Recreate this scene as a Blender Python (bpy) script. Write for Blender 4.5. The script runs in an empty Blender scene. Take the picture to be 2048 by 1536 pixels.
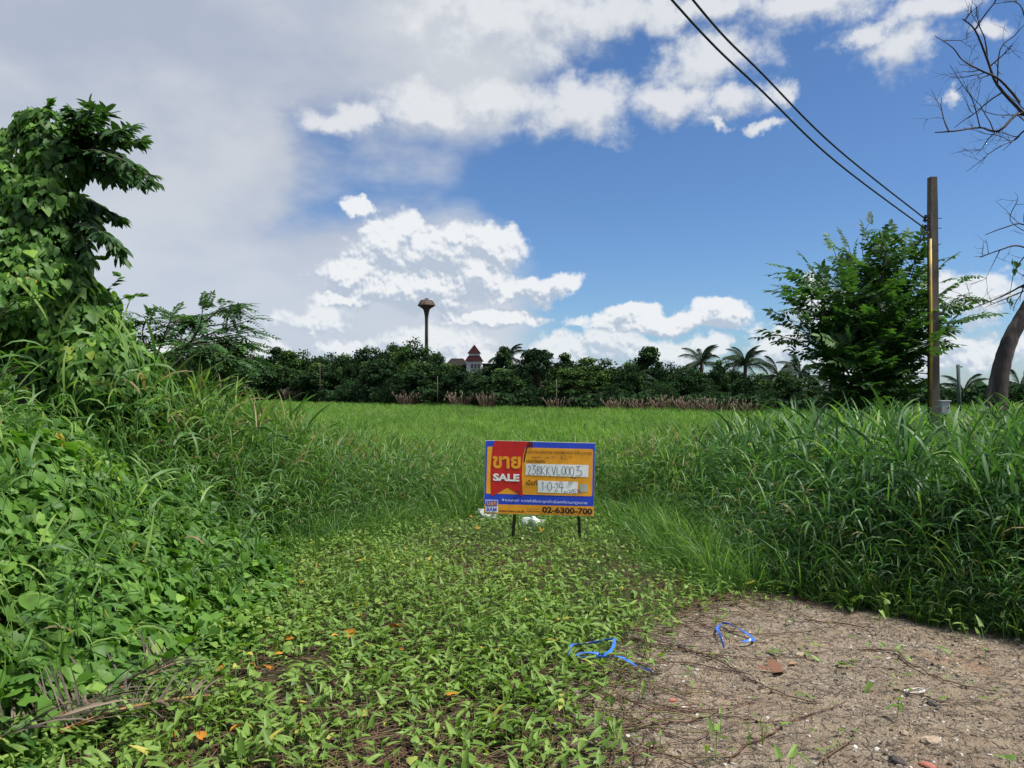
import bpy, bmesh, math, random
import numpy as np
from mathutils import Vector, Matrix

S = bpy.context.scene
C = S.collection
rad = math.radians
R = random.Random(7)
G = np.random.default_rng(11)

# ------------------------------------------------------------------ camera
CAMZ, F, HORIZON = 1.6, 1547.0, 775.0
PITCH = math.atan((HORIZON - 768.0) / F)
cam = bpy.data.cameras.new('camera')
cam.sensor_fit = 'HORIZONTAL'; cam.sensor_width = 36.0
cam.lens = 36.0 * F / 2048.0
cam.clip_start = 0.05; cam.clip_end = 8000
camo = bpy.data.objects.new('camera', cam); C.objects.link(camo)
camo.location = (0, 0, CAMZ)
camo.rotation_euler = (math.pi / 2 + PITCH, 0, 0)
S.camera = camo

def ray(px, py):
    u = (px - 1024) / F; v = (768 - py) / F
    c, s = math.cos(PITCH), math.sin(PITCH)
    return Vector((u, c - v * s, s + v * c))
def at(px, py, D):
    """place in the world that lies D metres ahead, seen at photo position px, py"""
    r = ray(px, py); k = D / r.y
    return Vector((r.x * k, D, CAMZ + r.z * k))

# ------------------------------------------------------------------ light, exposure
SUN_EL, SUN_AZ = rad(60), rad(104)
sundir = Vector((math.sin(SUN_AZ) * math.cos(SUN_EL), math.cos(SUN_AZ) * math.cos(SUN_EL), math.sin(SUN_EL)))
sl = bpy.data.lights.new('sun', 'SUN'); sl.energy = 2.6; sl.angle = rad(9); sl.color = (1, .96, .88)
so = bpy.data.objects.new('sun', sl); C.objects.link(so)
so.rotation_euler = sundir.to_track_quat('Z', 'Y').to_euler(); so.location = (0, 0, 30)
vs = S.view_settings
vs.view_transform = 'Standard'; vs.look = 'None'; vs.gamma = 1.0; vs.use_curve_mapping = False
EXPO = 1.55
vs.exposure = EXPO
S.render.engine = 'CYCLES'
cy = S.cycles
cy.max_bounces = 7; cy.diffuse_bounces = 3; cy.glossy_bounces = 2; cy.transmission_bounces = 5; cy.transparent_max_bounces = 4
cy.use_denoising = True; cy.use_adaptive_sampling = True; cy.adaptive_threshold = 0.015
cy.sample_clamp_indirect = 6.0

def lin(r, g, b, k=1.0):
    f = lambda c: (c / 255 / 12.92 if c <= 10 else ((c / 255 + .055) / 1.055) ** 2.4)
    return (f(r) * k, f(g) * k, f(b) * k, 1)

# ------------------------------------------------------------------ sky with clouds (world)
world = bpy.data.worlds.new('World'); S.world = world; world.use_nodes = True
SKY = 0.05
def build_sky():
    nt = world.node_tree; nt.nodes.clear()
    def N(tree, kind, **kw):
        n = tree.nodes.new(kind)
        for k, v in kw.items(): setattr(n, k, v)
        return n
    def put(tree, n, *args):
        for i, x in enumerate(args):
            if x is None: continue
            if isinstance(x, (int, float, tuple)): n.inputs[i].default_value = x
            else: tree.links.new(x, n.inputs[i])
    def ma(op, a, b=None, c=None, t=None, clamp=False):
        t = t or nt; n = N(t, 'ShaderNodeMath', operation=op, use_clamp=clamp); put(t, n, a, b, c); return n.outputs[0]
    def vm(op, a, b=None, c=None, t=None):
        t = t or nt; n = N(t, 'ShaderNodeVectorMath', operation=op); put(t, n, a, b, c)
        return n.outputs['Value'] if op in ('LENGTH', 'DOT_PRODUCT') else n.outputs[0]
    def smooth(x, lo, hi):
        n = N(nt, 'ShaderNodeMapRange', interpolation_type='SMOOTHSTEP'); put(nt, n, x, lo, hi); return n.outputs[0]
    def noise(vec, scale, detail, rough=.55, dim='2D', dist=0.):
        n = N(nt, 'ShaderNodeTexNoise', noise_dimensions=dim)
        nt.links.new(vec, n.inputs['Vector'])
        n.inputs['Scale'].default_value = scale; n.inputs['Detail'].default_value = detail
        n.inputs['Roughness'].default_value = rough; n.inputs['Distortion'].default_value = dist
        return n.outputs[0]
    def puff(vec, scale, detail, rough=.5):
        n = N(nt, 'ShaderNodeTexVoronoi', voronoi_dimensions='2D', feature='SMOOTH_F1')
        n.inputs['Smoothness'].default_value = .35
        nt.links.new(vec, n.inputs['Vector'])
        n.inputs['Scale'].default_value = scale; n.inputs['Detail'].default_value = detail; n.inputs['Roughness'].default_value = rough
        return n.outputs[0]
    def ells_of(name, ells):
        """1 at the heart of the nearest cloud body, 0 at its rim, negative outside; second value: height inside the body"""
        g = bpy.data.node_groups.new(name, 'ShaderNodeTree')
        g.interface.new_socket('P', in_out='INPUT', socket_type='NodeSocketVector')
        g.interface.new_socket('Field', in_out='OUTPUT', socket_type='NodeSocketFloat')
        gi = N(g, 'NodeGroupInput'); go = N(g, 'NodeGroupOutput'); best = None
        for px, py, rx, ry in ells:
            r = ray(px, py).normalized(); A = math.atan2(r.x, r.y); E = math.asin(r.z)
            ra = rx / F * math.cos(A) ** 2; re = ry / F * math.cos(A)
            v = vm('MULTIPLY_ADD', gi.outputs[0], (1 / ra, 1 / re, 0), (-A / ra, -E / re, 0), t=g)
            l = vm('DOT_PRODUCT', v, v, t=g)
            best = l if best is None else ma('MINIMUM', best, l, t=g)
        f = ma('SUBTRACT', 1.0, ma('SQRT', best, t=g), t=g)
        g.links.new(ma('MAXIMUM', f, -1.5, t=g), go.inputs[0])
        return g
    def use(g, vec):
        n = N(nt, 'ShaderNodeGroup'); n.node_tree = g; nt.links.new(vec, n.inputs[0]); return n.outputs[0]
    def mix(fac, a, b):
        n = N(nt, 'ShaderNodeMix', data_type='RGBA')
        put(nt, n, fac)
        for i, x in ((6, a), (7, b)):
            if isinstance(x, tuple): n.inputs[i].default_value = x
            else: nt.links.new(x, n.inputs[i])
        return n.outputs[2]
    def bgd(col):
        n = N(nt, 'ShaderNodeBackground'); nt.links.new(col, n.inputs[0]); return n.outputs[0]
    def mixs(fac, a, b):
        n = N(nt, 'ShaderNodeMixShader'); put(nt, n, fac, a, b); return n.outputs[0]
    tc = N(nt, 'ShaderNodeTexCoord')
    d = vm('NORMALIZE', tc.outputs['Generated'])
    sep = N(nt, 'ShaderNodeSeparateXYZ'); nt.links.new(d, sep.inputs[0])
    A = ma('ARCTAN2', sep.outputs[0], sep.outputs[1]); E = ma('ARCSINE', sep.outputs[2])
    cmb = N(nt, 'ShaderNodeCombineXYZ'); put(nt, cmb, A, E); P = cmb.outputs[0]
    K = 1.0 / 2 ** EXPO
    sky = N(nt, 'ShaderNodeTexSky', sky_type='NISHITA')
    sky.sun_disc = False; sky.sun_elevation = SUN_EL; sky.sun_rotation = SUN_AZ % (2 * math.pi)
    sky.air_density = 1.0; sky.dust_density = .3; sky.ozone_density = 3.0; sky.altitude = 10
    gm = N(nt, 'ShaderNodeGamma'); gm.inputs[1].default_value = 1.0
    skc = vm('MULTIPLY', sky.outputs[0], (SKY * SKYT[0], SKY * SKYT[1], SKY * SKYT[2]))
    # high grey veil on the left
    ve = ells_of('veil', [(150, 330, 540, 480), (420, 20, 720, 200), (250, 640, 520, 200), (700, 590, 330, 170), (-700, 200, 900, 700), (200, -700, 1100, 700), (-1800, 300, 900, 600)])
    nv = noise(vm('MULTIPLY', P, (1, 1.9, 1)), 3.4, 5, .55)
    fv = ma('MULTIPLY_ADD', ma('SUBTRACT', nv, .5), 1.5, use(ve, P))
    av = ma('MULTIPLY', smooth(fv, -.42, .18), .95)
    cv = mix(smooth(nv, .3, .7), lin(178, 188, 206, K), lin(208, 213, 220, K))
    cv = mix(ma('MULTIPLY', ma('SUBTRACT', 1.0, smooth(E, .0, .30)), .75), cv, lin(204, 213, 226, K))
    base = mix(av, skc, cv)
    def ncol(vec, scale, detail, rough):
        n = N(nt, 'ShaderNodeTexNoise', noise_dimensions='2D'); nt.links.new(vec, n.inputs['Vector'])
        n.inputs['Scale'].default_value = scale; n.inputs['Detail'].default_value = detail; n.inputs['Roughness'].default_value = rough
        return vm('SUBTRACT', n.outputs[1], (.5, .5, .5))
    # ---------------- upper part of the view: ragged mid-level cloud
    up = ells_of('upper_clouds', [(1150, 218, 190, 66), (1000, 205, 130, 50), (850, 212, 130, 46), (690, 235, 110, 34), (1350, 205, 150, 52),
        (1420, 115, 150, 72), (1480, 190, 85, 40), (1560, 186, 46, 30), (1800, 92, 95, 55), (1740, 60, 95, 30), (1850, 22, 100, 40),
        (1600, 5, 270, 44), (1420, 15, 180, 40), (1250, 25, 230, 60), (1020, 35, 270, 100), (1525, 252, 48, 13), (1445, 246, 26, 12), (1898, 186, 36, 20), (2000, 55, 60, 26),
        (1240, -150, 500, 120), (2300, 120, 150, 60)])
    Pu = vm('MULTIPLY_ADD', ncol(P, 13., 6, .58), (.095, .060, 0), P)
    fu0 = use(up, Pu)
    nu = noise(vm('MULTIPLY', P, (1, 1.3, 1)), 22., 6, .6)
    fu = ma('MULTIPLY_ADD', ma('SUBTRACT', nu, .50), 1.7, ma('MULTIPLY', fu0, 1.3))
    fu1 = use(up, vm('ADD', Pu, (.004, .016, 0)))
    au = smooth(fu, -.12, .95)
    su = smooth(ma('ADD', ma('MULTIPLY', ma('SUBTRACT', fu0, fu1), .8), ma('MULTIPLY', ma('SUBTRACT', nu, .5), 1.0)), -.52, .22)
    colu = mix(ma('MULTIPLY', au, .94), base, mix(su, lin(184, 193, 208, K), lin(228, 231, 235, K)))
    # ---------------- lower part of the view: cumulus
    Pc = vm('MULTIPLY_ADD', ncol(P, 19., 6, .54), (.056, .044, 0), P)
    pf = puff(P, 60., 2.2, .5)
    nl = noise(P, 16., 5, .55)
    pf1 = puff(vm('ADD', P, (.0016, .0042, 0)), 60., 2.2, .5)
    def cumulus(name, ells, amp, grey, white, soft, k_base, fill):
        g = ells_of(name, ells)
        f0 = use(g, Pc); f1 = use(g, vm('ADD', Pc, (.005, .018, 0)))
        f = ma('ADD', ma('MULTIPLY_ADD', f0, 1.8, fill), ma('MULTIPLY_ADD', ma('SUBTRACT', .42, pf), amp, ma('MULTIPLY', ma('SUBTRACT', nl, .48), 1.1)))
        s = ma('ADD', ma('MULTIPLY', ma('SUBTRACT', pf1, pf), 1.0), ma('MULTIPLY', ma('SUBTRACT', f0, f1), k_base))
        s = ma('ADD', s, ma('MULTIPLY', ma('SUBTRACT', nl, .5), .9))
        return smooth(f, -.06, soft), mix(smooth(s, -.46, .50), grey, white)
    ab, cb = cumulus('far_cumulus', [(690, 694, 70, 20), (860, 690, 150, 40), (1120, 700, 90, 44), (1220, 690, 75, 48), (1330, 705, 130, 36), (1420, 695, 60, 28), (1560, 690, 90, 50),
        (1610, 600, 50, 60), (1700, 640, 160, 80), (1890, 590, 60, 55), (1970, 595, 100, 55), (1900, 685, 150, 40), (1960, 715, 200, 40), (1750, 735, 250, 34), (2060, 700, 90, 40), (1000, 725, 320, 26),
        (2350, 640, 200, 70), (400, 700, 260, 30), (620, 640, 90, 40), (-300, 650, 300, 60)],
        .55, lin(192, 205, 221, K), lin(236, 240, 243, K), .85, 1.0, .12)
    ac, cc = cumulus('cumulus', [(775, 490, 84, 62), (812, 458, 46, 38), (880, 508, 110, 58), (985, 487, 64, 48), (905, 470, 50, 36), (705, 540, 62, 36), (830, 575, 170, 50), (950, 552, 84, 42), (722, 408, 40, 18),
        (1062, 580, 72, 30), (1118, 566, 42, 24), (985, 636, 120, 22), (1330, 644, 205, 24), (1440, 624, 74, 32), (1270, 620, 62, 24), (690, 606, 70, 24)],
        .55, lin(184, 197, 214, K), lin(240, 243, 246, K), .70, 1.3, .34)
    coll = mix(ma('MULTIPLY', ab, .92), base, cb)
    coll = mix(ma('MULTIPLY', ac, .97), coll, cc)
    # ---------------- beyond the picture the same broken cloud goes on
    gen = noise(d, 2.3, 5, .6, '3D')
    colo = mix(smooth(gen, .44, .60), base, mix(smooth(gen, .47, .72), lin(232, 234, 237, K), lin(186, 195, 207, K)))
    front = ma('SUBTRACT', 1.0, smooth(ma('MAXIMUM', ma('SUBTRACT', ma('ABSOLUTE', A), .70), ma('SUBTRACT', E, .52)), 0.0, .14))
    front = ma('MULTIPLY', front, smooth(E, -.05, -.02))
    upper = smooth(E, .245, .275)
    out = N(nt, 'ShaderNodeOutputWorld')
    nt.links.new(mixs(front, bgd(colo), mixs(upper, bgd(coll), bgd(colu))), out.inputs[0])
    world.cycles.sampling_method = 'MANUAL'; world.cycles.sample_map_resolution = 512
SKYT = (.49, .64, .82)
build_sky()

# ------------------------------------------------------------------ mesh helpers
def link(o, parent=None):
    C.objects.link(o)
    if parent is not None: o.parent = parent
    return o
def tag(o, label=None, cat=None, group=None, kind=None):
    for k, v in (('label', label), ('category', cat), ('group', group), ('kind', kind)):
        if v is not None: o[k] = v
    return o
def empty(name, loc=(0, 0, 0), rz=0.0):
    o = bpy.data.objects.new(name, None); o.location = loc; o.rotation_euler = (0, 0, rz)
    o.empty_display_size = .2
    return link(o)
def mesh_np(name, V, F, mat, tint=None, smooth=True):
    V = np.asarray(V, np.float32); F = np.asarray(F, np.int32)
    me = bpy.data.meshes.new(name)
    n = F.shape[1]
    me.vertices.add(len(V)); me.vertices.foreach_set('co', V.ravel())
    me.loops.add(F.size); me.loops.foreach_set('vertex_index', F.ravel())
    me.polygons.add(len(F)); me.polygons.foreach_set('loop_start', np.arange(0, F.size, n, dtype=np.int32))
    me.polygons.foreach_set('use_smooth', np.full(len(F), smooth))
    if tint is not None:
        a = me.attributes.new('tint', 'FLOAT', 'POINT'); a.data.foreach_set('value', np.asarray(tint, np.float32))
    me.materials.append(mat); me.update(calc_edges=True)
    return me
class Geo:
    """collects triangles with a tint per vertex"""
    def __init__(s): s.V = []; s.F = []; s.T = []; s.n = 0
    def add(s, V, F, t=0.5):
        V = np.asarray(V, float).reshape(-1, 3); F = np.asarray(F, int).reshape(-1, 3)
        s.V.append(V); s.F.append(F + s.n); s.n += len(V)
        s.T.append(np.full(len(V), t) if np.isscalar(t) else np.asarray(t, float)); return s
    def arrays(s): return np.concatenate(s.V), np.concatenate(s.F), np.concatenate(s.T)
    def mesh(s, name, mat, smooth=True):
        V, F, T = s.arrays(); return mesh_np(name, V, F, mat, T, smooth)
    def obj(s, name, mat, parent=None, smooth=True):
        return link(bpy.data.objects.new(name, s.mesh(name, mat, smooth)), parent)
    def inst(s, tmpl, pos, Rm, sc, tint=None):
        V, F, T = tmpl; pos = np.asarray(pos, float); N = len(pos)
        if N == 0: return s
        sc = np.broadcast_to(np.asarray(sc, float), (N,))
        W = np.einsum('nij,kj->nki', Rm, V) * sc[:, None, None] + pos[:, None, :]
        FF = F[None] + (np.arange(N) * len(V))[:, None, None]
        tt = np.broadcast_to(T, (N, len(V))) if tint is None else np.clip(T[None] - .5 + np.asarray(tint)[:, None], 0, 1)
        return s.add(W.reshape(-1, 3), FF.reshape(-1, 3), tt.reshape(-1))
def frames(axis, normal):
    """rotation matrices with y = axis, z = normal made square to it"""
    y = axis / (np.linalg.norm(axis, axis=1, keepdims=True) + 1e-9)
    z = normal - y * np.sum(y * normal, 1, keepdims=True)
    z /= (np.linalg.norm(z, axis=1, keepdims=True) + 1e-9)
    x = np.cross(y, z)
    return np.stack([x, y, z], axis=2)
def yaw_tilt(N, rng, tilt):
    a = rng.uniform(0, 2 * np.pi, N); t = np.abs(rng.normal(0, tilt, N)); b = rng.uniform(0, 2 * np.pi, N)
    ca, sa = np.cos(a), np.sin(a)
    Rz = np.zeros((N, 3, 3)); Rz[:, 0, 0] = ca; Rz[:, 0, 1] = -sa; Rz[:, 1, 0] = sa; Rz[:, 1, 1] = ca; Rz[:, 2, 2] = 1
    k = np.stack([np.cos(b), np.sin(b), np.zeros(N)], 1)
    Kx = np.zeros((N, 3, 3)); Kx[:, 0, 2] = k[:, 1]; Kx[:, 1, 2] = -k[:, 0]; Kx[:, 2, 0] = -k[:, 1]; Kx[:, 2, 1] = k[:, 0]
    I = np.eye(3)[None]
    Rt = I + np.sin(t)[:, None, None] * Kx + (1 - np.cos(t))[:, None, None] * (Kx @ Kx)
    return Rt @ Rz
def tube(pts, radii, sides=6, cap=True):
    pts = [np.array(p, float) for p in pts]; n = len(pts)
    if np.isscalar(radii): radii = [radii] * n
    V = []; F = []; ref = np.array([0.31, 0.17, 0.93])
    prev = None
    for i, p in enumerate(pts):
        t = pts[min(i + 1, n - 1)] - pts[max(i - 1, 0)]; t /= np.linalg.norm(t) + 1e-9
        if prev is None:
            a = np.cross(t, ref if abs(t @ ref) < .9 else np.array([1., 0, 0]))
        else: a = prev - t * (prev @ t)
        a /= np.linalg.norm(a) + 1e-9; b = np.cross(t, a); prev = a
        for k in range(sides):
            w = 2 * math.pi * k / sides
            V.append(p + radii[i] * (math.cos(w) * a + math.sin(w) * b))
    for i in range(n - 1):
        for k in range(sides):
            a, b = i * sides + k, i * sides + (k + 1) % sides
            F += [(a, b, b + sides), (a, b + sides, a + sides)]
    if cap:
        for k in range(1, sides - 1):
            F.append((0, k + 1, k)); o = (n - 1) * sides; F.append((o, o + k, o + k + 1))
    return np.array(V), np.array(F)
def smooth_path(pts, per=5):
    P = [Vector(p) for p in pts]; out = []
    for i in range(len(P) - 1):
        p0, p1, p2, p3 = P[max(i - 1, 0)], P[i], P[i + 1], P[min(i + 2, len(P) - 1)]
        for k in range(per):
            t = k / per
            out.append(.5 * ((2 * p1) + (p2 - p0) * t + (2 * p0 - 5 * p1 + 4 * p2 - p3) * t * t + (3 * p1 - p0 - 3 * p2 + p3) * t ** 3))
    out.append(P[-1]); return out
def box_bm(bm, x0, x1, y0, y1, z0, z1, bevel=0):
    v = [bm.verts.new(p) for p in ((x0, y0, z0), (x1, y0, z0), (x1, y1, z0), (x0, y1, z0), (x0, y0, z1), (x1, y0, z1), (x1, y1, z1), (x0, y1, z1))]
    fs = [bm.faces.new([v[i] for i in q]) for q in ((3, 2, 1, 0), (4, 5, 6, 7), (0, 1, 5, 4), (1, 2, 6, 5), (2, 3, 7, 6), (3, 0, 4, 7))]
    if bevel:
        es = list({e for f in fs for e in f.edges})
        bmesh.ops.bevel(bm, geom=es, offset=bevel, segments=2, affect='EDGES', profile=.7)
def bm_obj(name, bm, mat, parent=None, smooth=False):
    me = bpy.data.meshes.new(name); bmesh.ops.recalc_face_normals(bm, faces=bm.faces[:]); bm.to_mesh(me); bm.free()
    me.materials.append(mat)
    if smooth: me.polygons.foreach_set('use_smooth', [True] * len(me.polygons))
    return link(bpy.data.objects.new(name, me), parent)
def box_obj(name, b, mat, parent=None, bevel=0):
    bm = bmesh.new(); box_bm(bm, *b, bevel=bevel); return bm_obj(name, bm, mat, parent)
def lathe(profile, sides=24):
    V = []; F = []
    for r, z in profile:
        for k in range(sides):
            w = 2 * math.pi * k / sides; V.append((r * math.cos(w), r * math.sin(w), z))
    for i in range(len(profile) - 1):
        for k in range(sides):
            a, b = i * sides + k, i * sides + (k + 1) % sides
            F += [(a, b, b + sides), (a, b + sides, a + sides)]
    return np.array(V), np.array(F)

# ------------------------------------------------------------------ materials
def mat_new(name):
    m = bpy.data.materials.new(name); m.use_nodes = True
    nt = m.node_tree; nt.nodes.clear()
    out = nt.nodes.new('ShaderNodeOutputMaterial')
    return m, nt, out
def ramp(nt, src, stops):
    r = nt.nodes.new('ShaderNodeValToRGB'); e = r.color_ramp.elements
    while len(e) < len(stops): e.new(.5)
    for el, (p, c) in zip(e, stops): el.position = p; el.color = (*c[:3], 1)
    nt.links.new(src, r.inputs[0]); return r.outputs[0]
def leaf_mat(name, stops, trans=.35, tcol=(1.5, 1.5, .7), rough=.45, spec=.4, per_object=None):
    m, nt, out = mat_new(name)
    a = nt.nodes.new('ShaderNodeAttribute'); a.attribute_name = 'tint'
    col = ramp(nt, a.outputs['Fac'], stops)
    if per_object:   # each tree has a green of its own
        oi = nt.nodes.new('ShaderNodeObjectInfo'); oc = ramp(nt, oi.outputs['Random'], per_object)
        mu = nt.nodes.new('ShaderNodeVectorMath'); mu.operation = 'MULTIPLY'; nt.links.new(col, mu.inputs[0]); nt.links.new(oc, mu.inputs[1]); col = mu.outputs[0]
    p = nt.nodes.new('ShaderNodeBsdfPrincipled'); nt.links.new(col, p.inputs['Base Color'])
    p.inputs['Roughness'].default_value = rough; p.inputs['Specular IOR Level'].default_value = spec
    vm = nt.nodes.new('ShaderNodeVectorMath'); vm.operation = 'MULTIPLY'
    nt.links.new(col, vm.inputs[0]); vm.inputs[1].default_value = tcol
    t = nt.nodes.new('ShaderNodeBsdfTranslucent'); nt.links.new(vm.outputs[0], t.inputs[0])
    mx = nt.nodes.new('ShaderNodeMixShader'); mx.inputs[0].default_value = trans
    nt.links.new(p.outputs[0], mx.inputs[1]); nt.links.new(t.outputs[0], mx.inputs[2])
    nt.links.new(mx.outputs[0], out.inputs[0]); return m
def rough_mat(name, c1, c2, scale=6., rough=.8, bump=.3, detail=6, spec=.3, metallic=0., stretch=(1, 1, 1), c3=None, s3=1.):
    m, nt, out = mat_new(name)
    tc = nt.nodes.new('ShaderNodeTexCoord'); mp = nt.nodes.new('ShaderNodeMapping'); mp.inputs['Scale'].default_value = stretch
    nt.links.new(tc.outputs['Object'], mp.inputs[0])
    n = nt.nodes.new('ShaderNodeTexNoise'); n.inputs['Scale'].default_value = scale; n.inputs['Detail'].default_value = detail; n.inputs['Roughness'].default_value = .6
    nt.links.new(mp.outputs[0], n.inputs['Vector'])
    col = ramp(nt, n.outputs[0], [(.32, c1), (.68, c2)])
    if c3 is not None:
        n3 = nt.nodes.new('ShaderNodeTexNoise'); n3.inputs['Scale'].default_value = s3; n3.inputs['Detail'].default_value = 5
        nt.links.new(mp.outputs[0], n3.inputs['Vector'])
        f3 = ramp(nt, n3.outputs[0], [(.5, (0, 0, 0)), (.66, (1, 1, 1))])
        mx = nt.nodes.new('ShaderNodeMix'); mx.data_type = 'RGBA'
        nt.links.new(f3, mx.inputs[0]); nt.links.new(col, mx.inputs[6]); mx.inputs[7].default_value = (*c3, 1); col = mx.outputs[2]
    p = nt.nodes.new('ShaderNodeBsdfPrincipled'); nt.links.new(col, p.inputs['Base Color'])
    p.inputs['Roughness'].default_value = rough; p.inputs['Specular IOR Level'].default_value = spec; p.inputs['Metallic'].default_value = metallic
    if bump:
        b = nt.nodes.new('ShaderNodeBump'); b.inputs['Strength'].default_value = bump; b.inputs['Distance'].default_value = .02
        nt.links.new(n.outputs[0], b.inputs['Height']); nt.links.new(b.outputs[0], p.inputs['Normal'])
    nt.links.new(p.outputs[0], out.inputs[0]); return m

GR = 1.0
M_grass = leaf_mat('grass_blades', [(0, (.22, .17, .08)), (.04, (.16, .13, .05)), (.08, (.026, .062, .018)), (.45, (.064, .152, .034)), (.8, (.112, .226, .048)), (1, (.20, .30, .07))], .38, (1.35, 1.5, .6), .5, .32)
M_bankgrass = leaf_mat('broad_grass_blades', [(0, (.22, .17, .08)), (.04, (.16, .13, .05)), (.08, (.018, .052, .022)), (.45, (.044, .115, .034)), (.8, (.085, .185, .05)), (1, (.19, .30, .07))], .34, (1.4, 1.6, .6), .5, .3)
M_field = leaf_mat('field_grass_blades', [(0, (.05, .12, .03)), (.5, (.130, .262, .05)), (1, (.22, .36, .075))], .40, (1.3, 1.4, .6), .6, .2)
M_vine = leaf_mat('heart_leaves', [(0, (.026, .068, .016)), (.4, (.060, .145, .024)), (.75, (.120, .245, .036)), (.96, (.21, .36, .06)), (1, (.5, .34, .04))], .36, (1.3, 1.45, .5), .52, .28)
M_creep = leaf_mat('creeper_leaves', [(0, (.055, .11, .022)), (.5, (.140, .240, .042)), (.9, (.23, .34, .075)), (1, (.40, .36, .07))], .32, (1.3, 1.4, .6), .5, .3)
M_tree = leaf_mat('tree_leaves', [(0, (.018, .046, .018)), (.5, (.036, .088, .026)), (1, (.085, .18, .04))], .28, (1.5, 1.7, .6), .55, .25)
M_far = leaf_mat('far_leaves', [(0, (.012, .028, .014)), (.5, (.032, .068, .027)), (.85, (.064, .125, .040)), (1, (.13, .16, .05))], .14, (1.4, 1.5, .7), .9, .05, [(0, (.45, .5, .55)), (.4, (.75, .78, .8)), (.75, (.95, .95, .85)), (1, (1, 1, .6))])
M_palm = leaf_mat('palm_leaves', [(0, (.010, .022, .012)), (.5, (.020, .042, .020)), (1, (.04, .065, .03))], .10, (1.4, 1.5, .7), .7, .2)
M_reed = leaf_mat('dry_reeds', [(0, (.09, .062, .046)), (.5, (.17, .125, .092)), (1, (.28, .22, .16))], .25, (1, .95, .8), .9, .05)
M_deadfrond = leaf_mat('withered_frond', [(0, (.05, .042, .036)), (.5, (.13, .105, .085)), (1, (.26, .20, .15))], .1, (1, 1, 1), .8, .1)
M_stem = leaf_mat('creeper_stems', [(0, (.045, .022, .016)), (.5, (.10, .05, .035)), (1, (.12, .12, .04))], .0, (1, 1, 1), .6, .3)
M_yellow = leaf_mat('withered_yellow_leaves', [(0, (.30, .11, .02)), (.5, (.46, .22, .03)), (1, (.50, .33, .06))], .25, (1, .9, .6), .7, .1)
M_bark = rough_mat('bark', (.035, .028, .022), (.095, .08, .065), 14, .9, .8, stretch=(1, 1, .25))
M_deadbark = rough_mat('dead_bark', (.025, .02, .022), (.07, .055, .05), 9, .9, .9, stretch=(1, 1, .2), c3=(.20, .18, .165), s3=2.5)
M_twig = rough_mat('dry_twigs', (.03, .024, .024), (.06, .045, .045), 10, .9, 0)

# ------------------------------------------------------------------ terrain
def sstep(a, b, x):
    t = np.clip((np.asarray(x, float) - a) / (b - a), 0, 1); return t * t * (3 - 2 * t)
_ph = np.random.default_rng(3).uniform(0, 6.28, (8, 3))
def wob(x, y, f=1.0):
    """cheap smooth noise, about -1..1"""
    r = 0
    for i in range(6):
        a, b, c = _ph[i]; k = f * (0.7 + .45 * i)
        r = r + np.sin(k * (x * math.cos(a) + y * math.sin(a)) + b + 1.3 * np.sin(k * .6 * (x * math.sin(c) - y * math.cos(c)) + a)) / (1 + .35 * i)
    return r / 2.6
LF_Y = [2.0, 3.3, 4.0, 4.7, 6.1, 7.6, 9.0, 11, 14]
LF_X = [-2.3, -2.05, -1.9, -1.72, -1.9, -2.35, -3.3, -4.8, -7.0]
def left_foot(y): return np.interp(y, LF_Y, LF_X)
def vine_h(x, y):
    s = left_foot(y) - x + .18 * wob(x, y, 2.2)
    h = np.clip(.10 + .66 * s, 0, 1.18) + .14 * wob(x + 5, y, 2.6) * sstep(0, .8, s)
    return np.where(s > -.15, np.maximum(h, .04), 0) * (1 - .5 * sstep(8.5, 12, y))
RE_Y = [2.0, 4.3, 4.8, 5.5, 6.0, 6.5, 8.0, 9.3, 10.2]
RE_X = [5.0, 3.6, 3.2, 2.45, 1.95, 1.72, 1.65, 1.35, .3]
def right_edge(y): return np.interp(y, RE_Y, RE_X)
FE_X = [-4.5, -2.6, -1.9, -1.1, -.4, .4, 1.2, 1.6]
FE_Y = [7.0, 7.2, 7.7, 8.9, 9.9, 10.3, 9.8, 9.0]
def front_edge(x): return np.interp(x, FE_X, FE_Y)
def gz(x, y):
    x = np.asarray(x, float); y = np.asarray(y, float)
    q = x / np.maximum(y, .5)
    low = -.7 * sstep(9.5, 24, y) * (1 - sstep(.37, .5, q)) * (1 - .8 * sstep(.28, .42, -q) * (1 - sstep(14, 26, y)))
    bank = .5 * vine_h(x, y) * sstep(-1.5, -2.6, x) * (1 - sstep(9, 13, y)) * (y > 0)
    rough = .012 * wob(x * 3, y * 3, 1.5) + .006 * wob(x * 11, y * 11, 1.7)
    return low + bank + rough * (1 - sstep(15, 30, np.hypot(x, y)))
def grid(xs, ys, zf, off=0.):
    X, Y = np.meshgrid(xs, ys); Z = zf(X, Y) + off
    V = np.stack([X, Y, Z], -1).reshape(-1, 3); nx = len(xs)
    i, j = np.meshgrid(np.arange(nx - 1), np.arange(len(ys) - 1)); a = (j * nx + i).ravel()
    return V, np.stack([a, a + 1, a + nx + 1, a + nx], 1)
def graded(pieces): return np.unique(np.concatenate([np.arange(a, b + 1e-6, s) for a, b, s in pieces]).round(4))
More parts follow.
